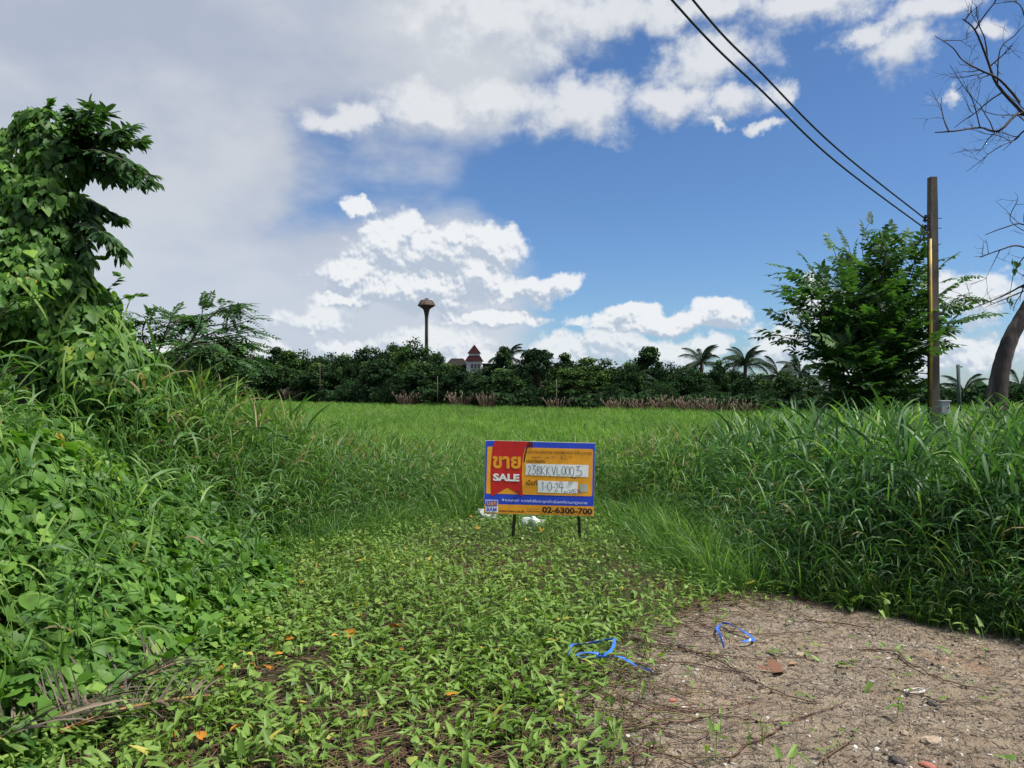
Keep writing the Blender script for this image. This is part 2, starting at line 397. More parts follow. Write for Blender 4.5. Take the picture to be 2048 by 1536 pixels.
def ground_mat():
    m, nt, out = mat_new('soil')
    tc = nt.nodes.new('ShaderNodeTexCoord')
    def nz(s, d, r=.6):
        n = nt.nodes.new('ShaderNodeTexNoise'); n.inputs['Scale'].default_value = s; n.inputs['Detail'].default_value = d; n.inputs['Roughness'].default_value = r
        nt.links.new(tc.outputs['Object'], n.inputs['Vector']); return n.outputs[0]
    c1 = ramp(nt, nz(9, 8, .7), [(.3, (.022, .017, .012)), (.55, (.055, .042, .028)), (.75, (.085, .075, .05))])
    c2 = ramp(nt, nz(1.2, 6), [(.4, (.02, .028, .010)), (.65, (.045, .06, .02))])
    mx = nt.nodes.new('ShaderNodeMix'); mx.data_type = 'RGBA'; mx.inputs[0].default_value = .45
    nt.links.new(c1, mx.inputs[6]); nt.links.new(c2, mx.inputs[7])
    p = nt.nodes.new('ShaderNodeBsdfPrincipled'); nt.links.new(mx.outputs[2], p.inputs['Base Color']); p.inputs['Roughness'].default_value = .95; p.inputs['Specular IOR Level'].default_value = .15
    b = nt.nodes.new('ShaderNodeBump'); b.inputs['Strength'].default_value = .7; b.inputs['Distance'].default_value = .02
    nt.links.new(nz(28, 8, .7), b.inputs['Height']); nt.links.new(b.outputs[0], p.inputs['Normal'])
    nt.links.new(p.outputs[0], out.inputs[0]); return m
xs = graded([(-3000, -300, 300), (-300, -40, 20), (-40, -10, 1.5), (-10, -6, .25), (-6, 6, .06), (6, 14, .25), (14, 44, 1.5), (44, 300, 16), (300, 3000, 300)])
ys = graded([(-400, -20, 40), (-20, 2, 1), (2, 11, .06), (11, 30, .35), (30, 160, 5), (160, 400, 40), (400, 4000, 400)])
V, Fq = grid(xs, ys, gz)
ground = link(bpy.data.objects.new('ground', mesh_np('ground', V, Fq, ground_mat())))
tag(ground, 'dark soil under the grass and weeds reaching to the horizon', kind='structure')

def gravel_mat():
    m, nt, out = mat_new('gravel_and_sand')
    tc = nt.nodes.new('ShaderNodeTexCoord')
    def nz(s, d, r=.6, off=0):
        mp = nt.nodes.new('ShaderNodeMapping'); mp.inputs['Location'].default_value = (off, off * .7, 0); nt.links.new(tc.outputs['Object'], mp.inputs[0])
        n = nt.nodes.new('ShaderNodeTexNoise'); n.inputs['Scale'].default_value = s; n.inputs['Detail'].default_value = d; n.inputs['Roughness'].default_value = r
        nt.links.new(mp.outputs[0], n.inputs['Vector']); return n.outputs[0]
    def mx(f, a, b):
        n = nt.nodes.new('ShaderNodeMix'); n.data_type = 'RGBA'; nt.links.new(f, n.inputs[0]); nt.links.new(a, n.inputs[6])
        if isinstance(b, tuple): n.inputs[7].default_value = (*b, 1)
        else: nt.links.new(b, n.inputs[7])
        return n.outputs[2]
    base = ramp(nt, nz(7, 9, .7), [(.28, (.125, .094, .064)), (.5, (.245, .185, .125)), (.72, (.34, .265, .185))])
    v = nt.nodes.new('ShaderNodeTexVoronoi'); v.inputs['Scale'].default_value = 85; nt.links.new(tc.outputs['Object'], v.inputs['Vector'])
    chips = ramp(nt, v.outputs['Color'], [(.0, (.09, .075, .062)), (.45, (.21, .175, .125)), (.8, (.32, .275, .225)), (1, (.40, .36, .31))])
    col = mx(ramp(nt, nz(3.1, 5, .6, 3), [(.42, (.15, .15, .15)), (.62, (.75, .75, .75))]), base, chips)
    red = ramp(nt, nz(.8, 5, .6, 9), [(.58, (0, 0, 0)), (.72, (.75, .75, .75))])
    col = mx(red, col, (.34, .165, .095))
    damp = ramp(nt, nz(.9, 6, .65, 21), [(.45, (0, 0, 0)), (.68, (.4, .4, .4))])
    col = mx(damp, col, (.085, .066, .05))
    grit = ramp(nt, nz(120, 4, .8, 5), [(.36, (.6, .6, .6)), (.5, (0, 0, 0))])
    col = mx(grit, col, (.055, .045, .035))
    p = nt.nodes.new('ShaderNodeBsdfPrincipled'); nt.links.new(col, p.inputs['Base Color']); p.inputs['Roughness'].default_value = .92; p.inputs['Specular IOR Level'].default_value = .2
    b = nt.nodes.new('ShaderNodeBump'); b.inputs['Strength'].default_value = .8; b.inputs['Distance'].default_value = .012
    add = nt.nodes.new('ShaderNodeMath'); add.operation = 'MULTIPLY_ADD'; nt.links.new(nz(40, 8, .75), add.inputs[0]); add.inputs[1].default_value = 1.4; nt.links.new(v.outputs['Distance'], add.inputs[2])
    nt.links.new(add.outputs[0], b.inputs['Height']); nt.links.new(b.outputs[0], p.inputs['Normal'])
    nt.links.new(p.outputs[0], out.inputs[0]); return m
GX_Y = [-30, 1.5, 3.25, 4.3, 5.0, 5.7, 6.15]
GX_X = [-1.2, -.2, .20, .46, .84, 1.32, 1.95]
def gravel_in(x, y, grow=0.):
    """positive inside the gravel track"""
    l = np.interp(y, GX_Y, GX_X)
    return np.minimum(x - l, (right_edge(y) + .25 - x)) + grow + .10 * wob(x * 2, y * 2, 2.1)
xs = graded([(-1.5, 6.5, .05)]); ys = graded([(-12, 1.5, .3), (1.5, 6.8, .05)])
V, Fq = grid(xs, ys, gz, .006)
c = V[Fq].mean(1); keep = gravel_in(c[:, 0], c[:, 1], .12) > 0
Fq = Fq[keep]; idx, inv = np.unique(Fq, return_inverse=True)
track = link(bpy.data.objects.new('gravel_track', mesh_np('gravel_track', V[idx], inv.reshape(-1, 4), gravel_mat())))
tag(track, 'sandy gravel track at the lower right with grey stone chips', kind='structure')

# ------------------------------------------------------------------ leaf and blade templates
def fan(outline, mid, tint=.5):
    V = [mid] + list(outline); n = len(outline)
    F = [(0, i + 1, (i + 1) % n + 1) for i in range(n)]
    return np.array(V, float), np.array(F), np.full(len(V), tint)
def mirrored(half):   # half outline from base (x=0) to tip (x=0), left side negative x
    return list(half) + [(-x, y, z) for x, y, z in reversed(half[1:-1])]
HEART = fan(mirrored([(0, 0, 0), (-.20, -.17, .03), (-.42, -.06, .07), (-.47, .22, .08), (-.30, .58, .03), (0, 1.0, -.14)][::1]), (0, .33, -.03))
HEART2 = fan(mirrored([(0, 0, 0), (-.22, -.15, -.02), (-.46, .0, -.05), (-.44, .30, -.08), (-.25, .62, -.10), (0, .95, -.22)]), (0, .33, .04))
ARROW = fan(mirrored([(0, 0, 0), (-.20, -.16, .02), (-.19, .15, .05), (-.13, .52, .03), (0, 1.0, -.10)]), (0, .3, -.03))
ARROW2 = fan(mirrored([(0, 0, 0), (-.13, -.05, .03), (-.16, .28, .06), (-.10, .66, .02), (0, 1.0, -.18)]), (0, .35, -.03))
LANCE = fan(mirrored([(0, 0, 0), (-.15, .22, .03), (-.19, .5, .02), (-.12, .8, -.06), (0, 1.0, -.16)]), (0, .5, -.02))
LEAFLET = fan(mirrored([(0, 0, 0), (-.18, .25, .02), (-.21, .6, .01), (0, 1.0, -.08)]), (0, .45, -.02))
LOBED = fan(mirrored([(0, 0, 0), (-.22, -.16, 0), (-.52, .05, .03), (-.60, .38, 0), (-.27, .40, -.01), (-.28, .72, -.02), (0, 1.05, -.10)]), (0, .3, 0))
def ribbon(pts, sides, widths):
    V = []; F = []
    n = len(pts)
    for i in range(n - 1):
        V += [pts[i] - sides[i] * widths[i] * .5, pts[i] + sides[i] * widths[i] * .5]
    V.append(pts[-1])
    for i in range(n - 2):
        a = 2 * i; F += [(a, a + 1, a + 3), (a, a + 3, a + 2)]
    a = 2 * (n - 2); F.append((a, a + 1, a + 2))
    return np.array(V), np.array(F)
def blade(rng, base, az, el0, length, width, droop, seg=5):
    p = np.array(base, float); pts = [p]; sides = []
    tw = rng.normal(0, .35)
    h = np.array([math.cos(az), math.sin(az), 0.]); sd = np.array([-math.sin(az), math.cos(az), 0.])
    for i in range(seg):
        t = (i + .5) / seg; el = el0 - droop * t ** 1.3
        dr = h * math.cos(el) + np.array([0, 0, math.sin(el)]); nn = np.cross(sd, dr)
        a = tw * (1 + 1.5 * t); sides.append(sd * math.cos(a) + nn * math.sin(a))
        p = p + dr * length / seg; pts.append(p)
    w = np.interp(np.linspace(0, 1, seg + 1), [0, .18, .5, .8, 1], [.55, .95, 1, .6, 0]) * width
    return ribbon(pts, sides + [sides[-1]], w)
def grass_plant(seed, h, nleaf, ll, lw, lean):
    rng = np.random.default_rng(seed); g = Geo(); az = rng.uniform(0, 6.28)
    pts = []; p = np.zeros(3); nseg = 5
    for i in range(nseg + 1):
        t = i / nseg; a = lean * (t ** 1.4)
        pts.append(p.copy()); p = p + np.array([math.cos(az) * math.sin(a), math.sin(az) * math.sin(a), math.cos(a)]) * h / nseg
    V, Fc = tube(pts, [.0045 * (1 - .6 * i / nseg) for i in range(nseg + 1)], 3, False); g.add(V, Fc, .5)
    la = rng.uniform(0, 6.28)
    for k in range(nleaf):
        t = .12 + .88 * (k + .5) / nleaf; i = min(int(t * nseg), nseg - 1); f = t * nseg - i
        b = pts[i] * (1 - f) + pts[i + 1] * f
        la += math.pi + rng.normal(0, .5)
        top = t > .86
        V, Fc = blade(rng, b, la, rng.uniform(1.0, 1.35) if top else rng.uniform(.55, 1.2), ll * rng.uniform(.65, 1.15), lw * rng.uniform(.75, 1.2), rng.uniform(.5, 1.4) if top else rng.uniform(1.2, 2.5))
        tv = -9. if rng.random() < .02 else .5 + rng.normal(0, .13) + (.12 if top else 0) + .05 * (t - .5) + (.35 if rng.random() < .03 else 0)
        g.add(V, Fc, tv)
    return g.arrays()
def tuft(seed, n, h, w, spread):
    rng = np.random.default_rng(seed); g = Geo()
    for k in range(n):
        az = rng.uniform(0, 6.28); r = spread * math.sqrt(rng.random())
        V, Fc = blade(rng, (r * math.cos(az), r * math.sin(az), 0), az + rng.normal(0, .6), rng.uniform(1.05, 1.5), h * rng.uniform(.6, 1.1), w * rng.uniform(.7, 1.2), rng.uniform(.2, 1.6), 3)
        g.add(V, Fc, .5 + rng.normal(0, .14))
    return g.arrays()
FINE = [grass_plant(150 + i, 1.0, 9, .33, .017, R.uniform(.15, .7)) for i in range(14)]
PLANTS = [grass_plant(100 + i, 1.0, 9, .40, .022, R.uniform(.1, .6)) for i in range(14)]
TUFTS = [tuft(200 + i, 9, 1.0, .018, .10) for i in range(10)]
FTUFTS = [tuft(300 + i, 6, 1.0, .050, .22) for i in range(10)]

def scatter_log(n, y0, y1, qmax, rng, q0=None):
    y = np.exp(rng.uniform(math.log(y0), math.log(y1), n)); q = rng.uniform(-qmax if q0 is None else q0, qmax, n)
    return q * y, y
def hgrass(x, y):
    q = x / y
    h = np.interp(q, [-.8, -.5, -.42, -.33, -.27, -.2, -.1, .05, .15, .22, .28, .34, .6, .8],
                     [1.7, 1.75, 1.7, 1.45, 1.2, .95, .8, .70, .85, 1.04, 1.22, 1.34, 1.38, 1.42])
    h = h * (1 - .45 * sstep(14, 26, y) * (np.abs(q) < .36))
    h = h * (1 + .13 * wob(x * 1.3, y * 1.3, 1.2) + .28 * sstep(12, 20, y) * wob(x * .5 + 3, y * .35, 1.3)) * (1 - .16 * np.exp(-((q - .558) / .035) ** 2))
    e = np.where(x > 1.3, x - right_edge(y), y - front_edge(x))
    e = np.where(x < -2.2, np.maximum(e, left_foot(y) - x), e)
    return h * np.clip(.30 + .62 * e, .25, 1)
def in_grass(x, y):
    rb = (x > right_edge(y)) & (x > 0)
    md = (y > front_edge(x) + .15 * wob(x * 2, y * 2, 2)) & (x <= 1.7)
    return rb | md

# ------------------------------------------------------------------ tall grass
def far_edge(x): return 117 - 1.03 * (x + 33)
def clearing(x, y):   # grass is trampled round the poles and beside the tree trunk
    return np.ones_like(x, bool)
rng = np.random.default_rng(21)
def grass_object(name, label, mat, x, y, h, tmpl, tilt, cat='grass', jit=.16, tbias=0., fade=0., lf=0.):
    g = Geo(); pick = rng.integers(0, len(tmpl), len(x))
    for k, t in enumerate(tmpl):
        s = pick == k
        if not s.any(): continue
        pos = np.stack([x[s], y[s], gz(x[s], y[s]) - .01], 1)
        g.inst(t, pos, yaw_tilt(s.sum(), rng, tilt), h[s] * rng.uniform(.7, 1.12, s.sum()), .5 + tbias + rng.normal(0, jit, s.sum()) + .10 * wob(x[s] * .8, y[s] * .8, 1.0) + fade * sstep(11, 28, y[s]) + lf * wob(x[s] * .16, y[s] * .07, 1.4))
    return tag(g.obj(name, mat), label, cat, kind='stuff')
# right bank
x, y = scatter_log(7000, 4.4, 17, .80, rng, .08)
k = in_grass(x, y) & (x > .20 * y) ; x, y = x[k], y[k]
grass_object('tall_grass', 'dense tall broad-bladed grass on the bank right of the sign', M_bankgrass, x, y, hgrass(x, y) * .76, PLANTS, .14)
# left bank and the strip behind the creeper mound
x, y = scatter_log(9500, 6.5, 19, .14, rng, -.72)
k = in_grass(x, y) & (x < -.12 * y) & ((y > 7.8 + .8 * np.maximum(-x - 3.0, 0)) | (rng.random(len(x)) < .14)); x, y = x[k], y[k]
grass_object('long_grass', 'long arching green grass left of the sign behind the creepers', M_grass, x, y, hgrass(x, y) * .88, FINE, .2, tbias=.06)
# grass between, behind the sign
x, y = scatter_log(15000, 8.6, 42, .34, rng, -.34)
k = in_grass(x, y) & ((x < .24 * y) | (y > 17)) & ((x > -.14 * y) | (y > 17)); x, y = x[k], y[k]
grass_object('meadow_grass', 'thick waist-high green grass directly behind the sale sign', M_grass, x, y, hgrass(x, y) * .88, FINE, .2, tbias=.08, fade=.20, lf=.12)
# rough taller clumps further out in the field
x, y = scatter_log(9000, 15, 60, .62, rng)
k = (wob(x * .45 + 5, y * .22, 1.4) > .28) & (y < far_edge(x) - 8) & (np.abs(x / y) < .36); x, y = x[k], y[k]
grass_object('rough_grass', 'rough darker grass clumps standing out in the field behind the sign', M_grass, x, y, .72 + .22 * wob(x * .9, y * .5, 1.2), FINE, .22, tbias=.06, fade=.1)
# filler tufts near, then the field as far as the trees
x, y = scatter_log(22000, 4.6, 34, .74, rng)
k = in_grass(x, y) & ((x > -.3 * y) | (y > 9)); x, y = x[k], y[k]
h = hgrass(x, y) * np.where(y < 12, .62, .85)
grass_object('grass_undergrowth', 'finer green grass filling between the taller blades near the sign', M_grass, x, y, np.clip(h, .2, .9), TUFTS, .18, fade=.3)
x, y = scatter_log(100000, 14, 135, .72, rng)
k = (y < far_edge(x) + 6 * wob(x * .1, y * 0, 1.)) & (rng.random(len(x)) < sstep(13, 30, y)); x, y = x[k], y[k]
h = .56 + .13 * wob(x * .25, y * .12, 1.5) + .10 * wob(x * 1.1, y * .4, 1.5)
grass_object('field_grass', 'bright yellow-green grass field stretching to the far tree line', M_field, x, y, h, FTUFTS, .2, jit=.2, lf=.22)

# ------------------------------------------------------------------ creeper mound on the left
rng = np.random.default_rng(33)
def surf_normal(fn, x, y, e=.08):
    dx = (fn(x + e, y) - fn(x - e, y)) / (2 * e); dy = (fn(x, y + e) - fn(x, y - e)) / (2 * e)
    n = np.stack([-dx, -dy, np.ones_like(dx)], 1); return n / np.linalg.norm(n, axis=1, keepdims=True)
def rnd_unit(n): v = rng.normal(0, 1, (n, 3)); return v / np.linalg.norm(v, axis=1, keepdims=True)
def hang(n, normal, jn=.45, ja=.7, down=1.0):
    """leaf frames that lie on a surface and point downhill"""
    nn = normal + rnd_unit(n) * jn
    ax = np.array([0, 0, -down])[None] + normal * .55 + rnd_unit(n) * ja
    return frames(ax, nn)
N = 42000
y = rng.uniform(2.6, 10.0, N); x = left_foot(y) + .15 - rng.uniform(0, 1, N) ** 1.0 * 4.6
k = (x > -.78 * y - .6); x, y = x[k], y[k]
N = len(x); hs = vine_h(x, y); dep = rng.exponential(.10, N)
z = np.maximum(gz(x, y) + .03, hs - dep + .05)
nr = surf_normal(vine_h, x, y)
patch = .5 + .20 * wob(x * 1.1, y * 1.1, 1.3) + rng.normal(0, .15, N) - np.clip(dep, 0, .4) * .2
lob = (wob(x * 1.4 + 3, y * 1.4, 1.1) + rng.normal(0, .25, N) > .55) | ((x > left_foot(y) - .8) & (y < 4.6) & (rng.random(N) < .6))
g = Geo()
size = rng.uniform(.04, .11, N) * np.where(lob, 1.0, 1.0)
fr = hang(N, nr, .5, .75)
for m, t in ((~lob & (rng.random(N) < .5), HEART), (lob, LOBED)):
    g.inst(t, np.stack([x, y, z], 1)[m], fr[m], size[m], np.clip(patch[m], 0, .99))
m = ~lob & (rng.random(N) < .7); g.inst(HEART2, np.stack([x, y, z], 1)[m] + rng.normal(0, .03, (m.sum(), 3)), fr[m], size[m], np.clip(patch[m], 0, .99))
# tendrils and thin stems on top
for i in range(170):
    yy = rng.uniform(3.2, 9); xx = left_foot(yy) - rng.uniform(0, 3.2); a = rng.uniform(0, 6.28); pts = []
    for s in range(7):
        pts.append((xx, yy, float(vine_h(np.array(xx), np.array(yy))) + .05 + .05 * math.sin(s) + (rng.random() < .2) * .06)); a += rng.normal(0, .4); xx += .12 * math.cos(a); yy += .12 * math.sin(a)
    V, Fc = tube(pts, .0035, 3, False); g.add(V, Fc, .55)
tag(g.obj('creeper_mound', M_vine), 'mound of heart-leaved and lobed creepers covering the left bank', 'creepers', kind='stuff')
# grass blades poking out of the mound
x = rng.uniform(-5.5, -1.9, 420); y = rng.uniform(3.1, 8.8, 420)
k = (x < left_foot(y) - .1) & (x > -.75 * y) & (wob(x * 1.2, y * 1.2, 1.) > -.25); x, y = x[k], y[k]
g = Geo(); pick = rng.integers(0, len(PLANTS), len(x))
for i, t in enumerate(PLANTS):
    s = pick == i
    pos = np.stack([x[s], y[s], np.maximum(vine_h(x[s], y[s]) - .35, gz(x[s], y[s]))], 1)
    g.inst(t, pos, yaw_tilt(s.sum(), rng, .3), rng.uniform(.5, .85, s.sum()), .6 + rng.normal(0, .15, s.sum()))
tag(g.obj('stray_grass', M_grass), 'stray long grass blades poking out of the creeper mound', 'grass', kind='stuff')

# ------------------------------------------------------------------ low creeping plants in front of the sign
def cover_density(x, y):
    """how thickly the ground is covered, 0..1"""
    gi = gravel_in(x, y)
    d = np.clip(1 - (gi + .15) / .75, 0.0, 1) ** 1.6
    d = np.maximum(d, .028)
    d *= (x > left_foot(y) - .5) & (x < right_edge(y) + .3)
    bare = sstep(-.1, .5, wob(x * 1.5 + 2, y * 1.5, 1.4))
    d *= 1 - .38 * bare * (1 - sstep(4.2, 6.2, y)) - .30 * bare
    return d * (1 - .25 * (1 - sstep(3.2, 4.8, y))) * .92 * (1 - .5 * sstep(.1, .9, x) * sstep(5.2, 6.2, y))
N = 34000
y = rng.uniform(2.7, 11.0, N); x = rng.uniform(-3.3, 4.0, N)
k = rng.random(N) < cover_density(x, y); x, y = x[k], y[k]
# plants sit in small rosettes of a few leaves on one stem
reps = rng.integers(1, 4, len(x)); px_, py_ = np.repeat(x, reps), np.repeat(y, reps)
N = len(px_); a = rng.uniform(0, 6.28, N); hh = rng.uniform(.03, .13, N) * (1 + .5 * wob(px_, py_, 1.8)); rr = rng.uniform(.01, .05, N)
lx, ly = px_ + rr * np.cos(a), py_ + rr * np.sin(a)
zb = gz(px_, py_) + .004
pos = np.stack([lx, ly, zb + np.abs(hh)], 1)
el = rng.normal(.15, .45, N)
ax = np.stack([np.cos(a) * np.cos(el), np.sin(a) * np.cos(el), np.sin(el)], 1)
nn = np.stack([-np.cos(a) * np.sin(el), -np.sin(a) * np.sin(el), np.cos(el)], 1) + rnd_unit(N) * .35
fr = frames(ax, nn); sz = rng.uniform(.026, .088, N) * (1 - .30 * sstep(4.5, 7.5, py_))
tn = np.clip(.5 + .16 * wob(px_ * 1.2, py_ * 1.2, 1.2) + rng.normal(0, .17, N), 0, .97)
sp = wob(px_ * 1.3 + 11, py_ * 1.3, 1.4) + rng.normal(0, .3, N)
pick = np.where(sp > .55, 3, np.where(sp < -.65, 4, rng.integers(0, 3, N)))
sz = np.where(pick == 3, sz * .62, sz); tn = np.where(pick == 4, tn + .18, tn); tn = np.where(rng.random(N) < .012, 1.0, np.clip(tn, 0, .95))
g = Geo()
for i, t in enumerate((ARROW, ARROW2, ARROW, HEART2, LANCE)):
    m = pick == i; g.inst(t, pos[m], fr[m], sz[m], tn[m])
# leaf stalks: thin two-triangle strips from the soil to the leaf
b0 = np.stack([px_, py_, zb], 1); sd = np.stack([-np.sin(a), np.cos(a), 0 * a], 1) * .0016
V = np.stack([b0 - sd, b0 + sd, pos + sd, pos - sd], 1).reshape(-1, 3); q = np.arange(N) * 4
g.add(V, np.concatenate([np.stack([q, q + 1, q + 2], 1), np.stack([q, q + 2, q + 3], 1)]), .35)
tag(g.obj('creeping_weeds', M_creep), 'low arrow-leaved creeping weeds carpeting the ground before the sign', 'weeds', kind='stuff')
# tiny grass in the weeds near the sign and along the track edge
x = rng.uniform(-2.2, 3.4, 9000); y = rng.uniform(4.6, 10.8, 9000)
k = (x > left_foot(y)) & (x < right_edge(y) + .2) & (rng.random(len(x)) < np.clip(.25 + .9 * sstep(.1, .9, wob(x * .9 + 7, y * .9, 1.1)) + sstep(.8, -.1, right_edge(y) - x) + sstep(1.0, -.1, front_edge(x) - y), 0, 1)) & (gravel_in(x, y) < .12)
x, y = x[k], y[k]
grass_object('short_grass', 'short grass mixed into the weeds around the sign legs', M_grass, x, y, (.17 + .30 * sstep(.7, -.1, np.minimum(right_edge(y) - x, np.minimum(front_edge(x) - y, 9))) * (rng.random(len(x)) < .6)) * (1 + .5 * wob(x * 2, y * 2, 1.)), TUFTS, .35, tbias=.08)
# tangle of runner stems on the soil
g = Geo()
def runner(x, y, n, step, r, t, turn=.35, a=None):
    pts = []; a = rng.uniform(0, 6.28) if a is None else a
    for s in range(n):
        pts.append((x, y, float(gz(x, y)) + .010 + r + (.012 * abs(math.sin(s * 1.7 + x * 9)))))
        a += rng.normal(0, turn); x += step * math.cos(a); y += step * math.sin(a)
    V, Fc = tube(pts, r, 4, True); g.add(V, Fc, t)
n = 0
while n < 3200:
    x = rng.uniform(-2.4, 2.2); y = 2.8 + 5.2 * rng.random() ** 1.7
    if cover_density(np.array(x), np.array(y)) < .12: continue
    runner(x, y, rng.integers(5, 11), .09, rng.uniform(.0016, .0032), rng.uniform(0, 1)); n += 1
tag(g.obj('weed_runners', M_stem), 'tangle of brown runner stems lying under the creeping weeds', 'stems', kind='stuff')

# individual runners reaching out across the gravel
def on_ground(px, py, lift=0.0):
    r = ray(px, py); k = -CAMZ / r.z
    for _ in range(4):
        p = Vector((r.x * k, r.y * k, CAMZ + r.z * k)); k *= (CAMZ - float(gz(p.x, p.y))) / max(CAMZ - p.z, .01)
    return Vector((r.x * k, r.y * k, CAMZ + r.z * k + lift))
RUN = [
 ([(1235, 1395), (1300, 1425), (1370, 1428), (1450, 1425), (1510, 1410)], .0035, 'reddish runner stem crossing the gravel just below the red scrap'),
 ([(1210, 1460), (1290, 1455), (1360, 1453), (1440, 1440), (1530, 1450), (1590, 1452)], .0035, 'long wavy reddish runner stem along the lower edge of the gravel'),
 ([(1395, 1312), (1450, 1335), (1500, 1365), (1545, 1385), (1600, 1405), (1640, 1412)], .003, 'reddish runner stem slanting across the gravel towards the dry brown leaf'),
 ([(1460, 1530), (1490, 1500), (1545, 1475), (1575, 1450), (1640, 1430), (1690, 1415)], .004, 'thick runner stem rising from the bottom edge of the gravel'),
 ([(1230, 1260), (1310, 1252), (1380, 1248), (1440, 1265), (1530, 1273), (1610, 1268), (1670, 1255)], .003, 'thin runner stem passing above the upper blue strap'),
 ([(1610, 1245), (1680, 1252), (1740, 1262)], .005, 'short dark stick lying near the grass bank'),
 ([(1715, 1305), (1760, 1306), (1800, 1312), (1815, 1330), (1870, 1358), (1930, 1378), (2005, 1392)], .004, 'brown runner stem bending across the right of the gravel'),
 ([(1790, 1385), (1850, 1400), (1890, 1412), (1950, 1412), (2000, 1408)], .003, 'thin runner stem with few leaves at the far right of the gravel'),
 ([(1640, 1536), (1670, 1510), (1700, 1490), (1712, 1470)], .004, 'short runner stem sprouting at the bottom edge'),
 ([(1120, 1240), (1190, 1262), (1250, 1280), (1330, 1300), (1400, 1310), (1500, 1322), (1570, 1318), (1640, 1330)], .0035, 'long runner stem leaving the weeds between the two blue straps'),
]
for pts, r, lab in RUN:
    P3 = [on_ground(a, b, .012 + r) for a, b in pts]; path = smooth_path(P3, 6)
    path = [p + Vector((R.gauss(0, .006), R.gauss(0, .006), abs(R.gauss(0, .004)))) for p in path]
    gg = Geo(); V, Fc = tube(path, [r * (1.15 - .5 * i / len(path)) for i in range(len(path))], 5); gg.add(V, Fc, R.uniform(.2, .6))
    root = tag(gg.obj('runner_stem', M_stem), lab, 'stem', 'runner stems on the gravel')
    if 'stick' in lab: root.name = 'stick'; root['category'] = 'stick'; continue
    for v in path[3::4]:
        lg = Geo(); a = rng.uniform(0, 6.28); e = rng.uniform(0, .7)
        lg.inst(ARROW, [list(v + Vector((0, 0, .02)))], frames(np.array([[math.cos(a) * math.cos(e), math.sin(a) * math.cos(e), math.sin(e)]]), np.array([[0, 0, 1.]]) + rnd_unit(1) * .4), rng.uniform(.025, .06), np.array([.5 + rng.normal(0, .1)]))
        lg.obj('leaf', M_creep, root)

# loose stone chips and litter on the track
g = Geo()
def pebble(seed):
    r2 = np.random.default_rng(seed); n = 6; a = np.linspace(0, 2 * np.pi, n, endpoint=False) + r2.normal(0, .2, n); rr = r2.uniform(.6, 1.1, n); e = r2.uniform(.5, 1)
    lo = np.stack([rr * np.cos(a), rr * np.sin(a) * e, 0 * a - .1], 1); hi = np.stack([.7 * rr * np.cos(a), .7 * rr * np.sin(a) * e, .28 + r2.uniform(-.1, .1, n)], 1)
    V = np.concatenate([lo, hi]); Fc = []
    for i in range(n): j = (i + 1) % n; Fc += [(i, j, n + j), (i, n + j, n + i)]
    for i in range(1, n - 1): Fc.append((n, n + i, n + i + 1))
    return V, np.array(Fc), np.full(2 * n, .5)
PEB = [pebble(i) for i in range(10)]
N = 60000; x = rng.uniform(-.2, 5, N); y = rng.uniform(2.6, 6.6, N)
gi = gravel_in(x, y); k = (gi > -.25) & (rng.random(N) < np.clip(.25 + .55 * sstep(-.5, .6, wob(x * 1.7 + 9, y * 1.7, 1.3)), 0, 1)) & (x < .72 * y + .2); x, y = x[k], y[k]
pick = rng.integers(0, 10, len(x))
for i, t in enumerate(PEB):
    s = pick == i; n = s.sum()
    g.inst(t, np.stack([x[s], y[s], gz(x[s], y[s]) + .006], 1), yaw_tilt(n, rng, .25), np.clip(rng.lognormal(-5.15, .55, n), .002, .022), np.clip(rng.normal(.42, .28, n), 0, .88))
M_chip = leaf_mat('stone_chips', [(0, (.03, .026, .022)), (.35, (.12, .095, .07)), (.7, (.27, .235, .195)), (1, (.55, .53, .50))], 0, (1, 1, 1), .85, .25)
tag(g.obj('gravel', M_chip, smooth=False), 'loose pale and dark stone chips strewn over the track', 'gravel', kind='stuff')
g = Geo()
N = 13000; x = rng.uniform(.1, 4.6, N); y = rng.uniform(2.7, 6.4, N); k = (gravel_in(x, y) > -.15) & (x < .72 * y + .1); x, y = x[k], y[k]; N = len(x)
a = rng.normal(.2, 1.0, N); L = rng.uniform(.008, .045, N); w = rng.uniform(.0008, .0024, N); z = gz(x, y) + .010
d1 = np.stack([np.cos(a), np.sin(a), rng.normal(0, .08, N)], 1) * L[:, None]; s1 = np.stack([-np.sin(a), np.cos(a), 0 * a], 1) * w[:, None]; u1 = np.array([0, 0, .0016])
c0 = np.stack([x, y, z], 1)
V = np.stack([c0 - d1 - s1, c0 - d1 + s1, c0 + d1 + s1, c0 + d1 - s1, c0 - d1 + u1, c0 + d1 + u1], 1).reshape(-1, 3); q = np.arange(N) * 6
g.add(V, np.concatenate([np.stack([q + i, q + j, q + l], 1) for i, j, l in ((0, 3, 5), (0, 5, 4), (1, 4, 5), (1, 5, 2))]), np.repeat(rng.uniform(0, .6, N), 6))
tag(g.obj('straw_litter', M_deadfrond), 'dark bits of straw and twig scattered on the gravel', 'litter', kind='stuff')

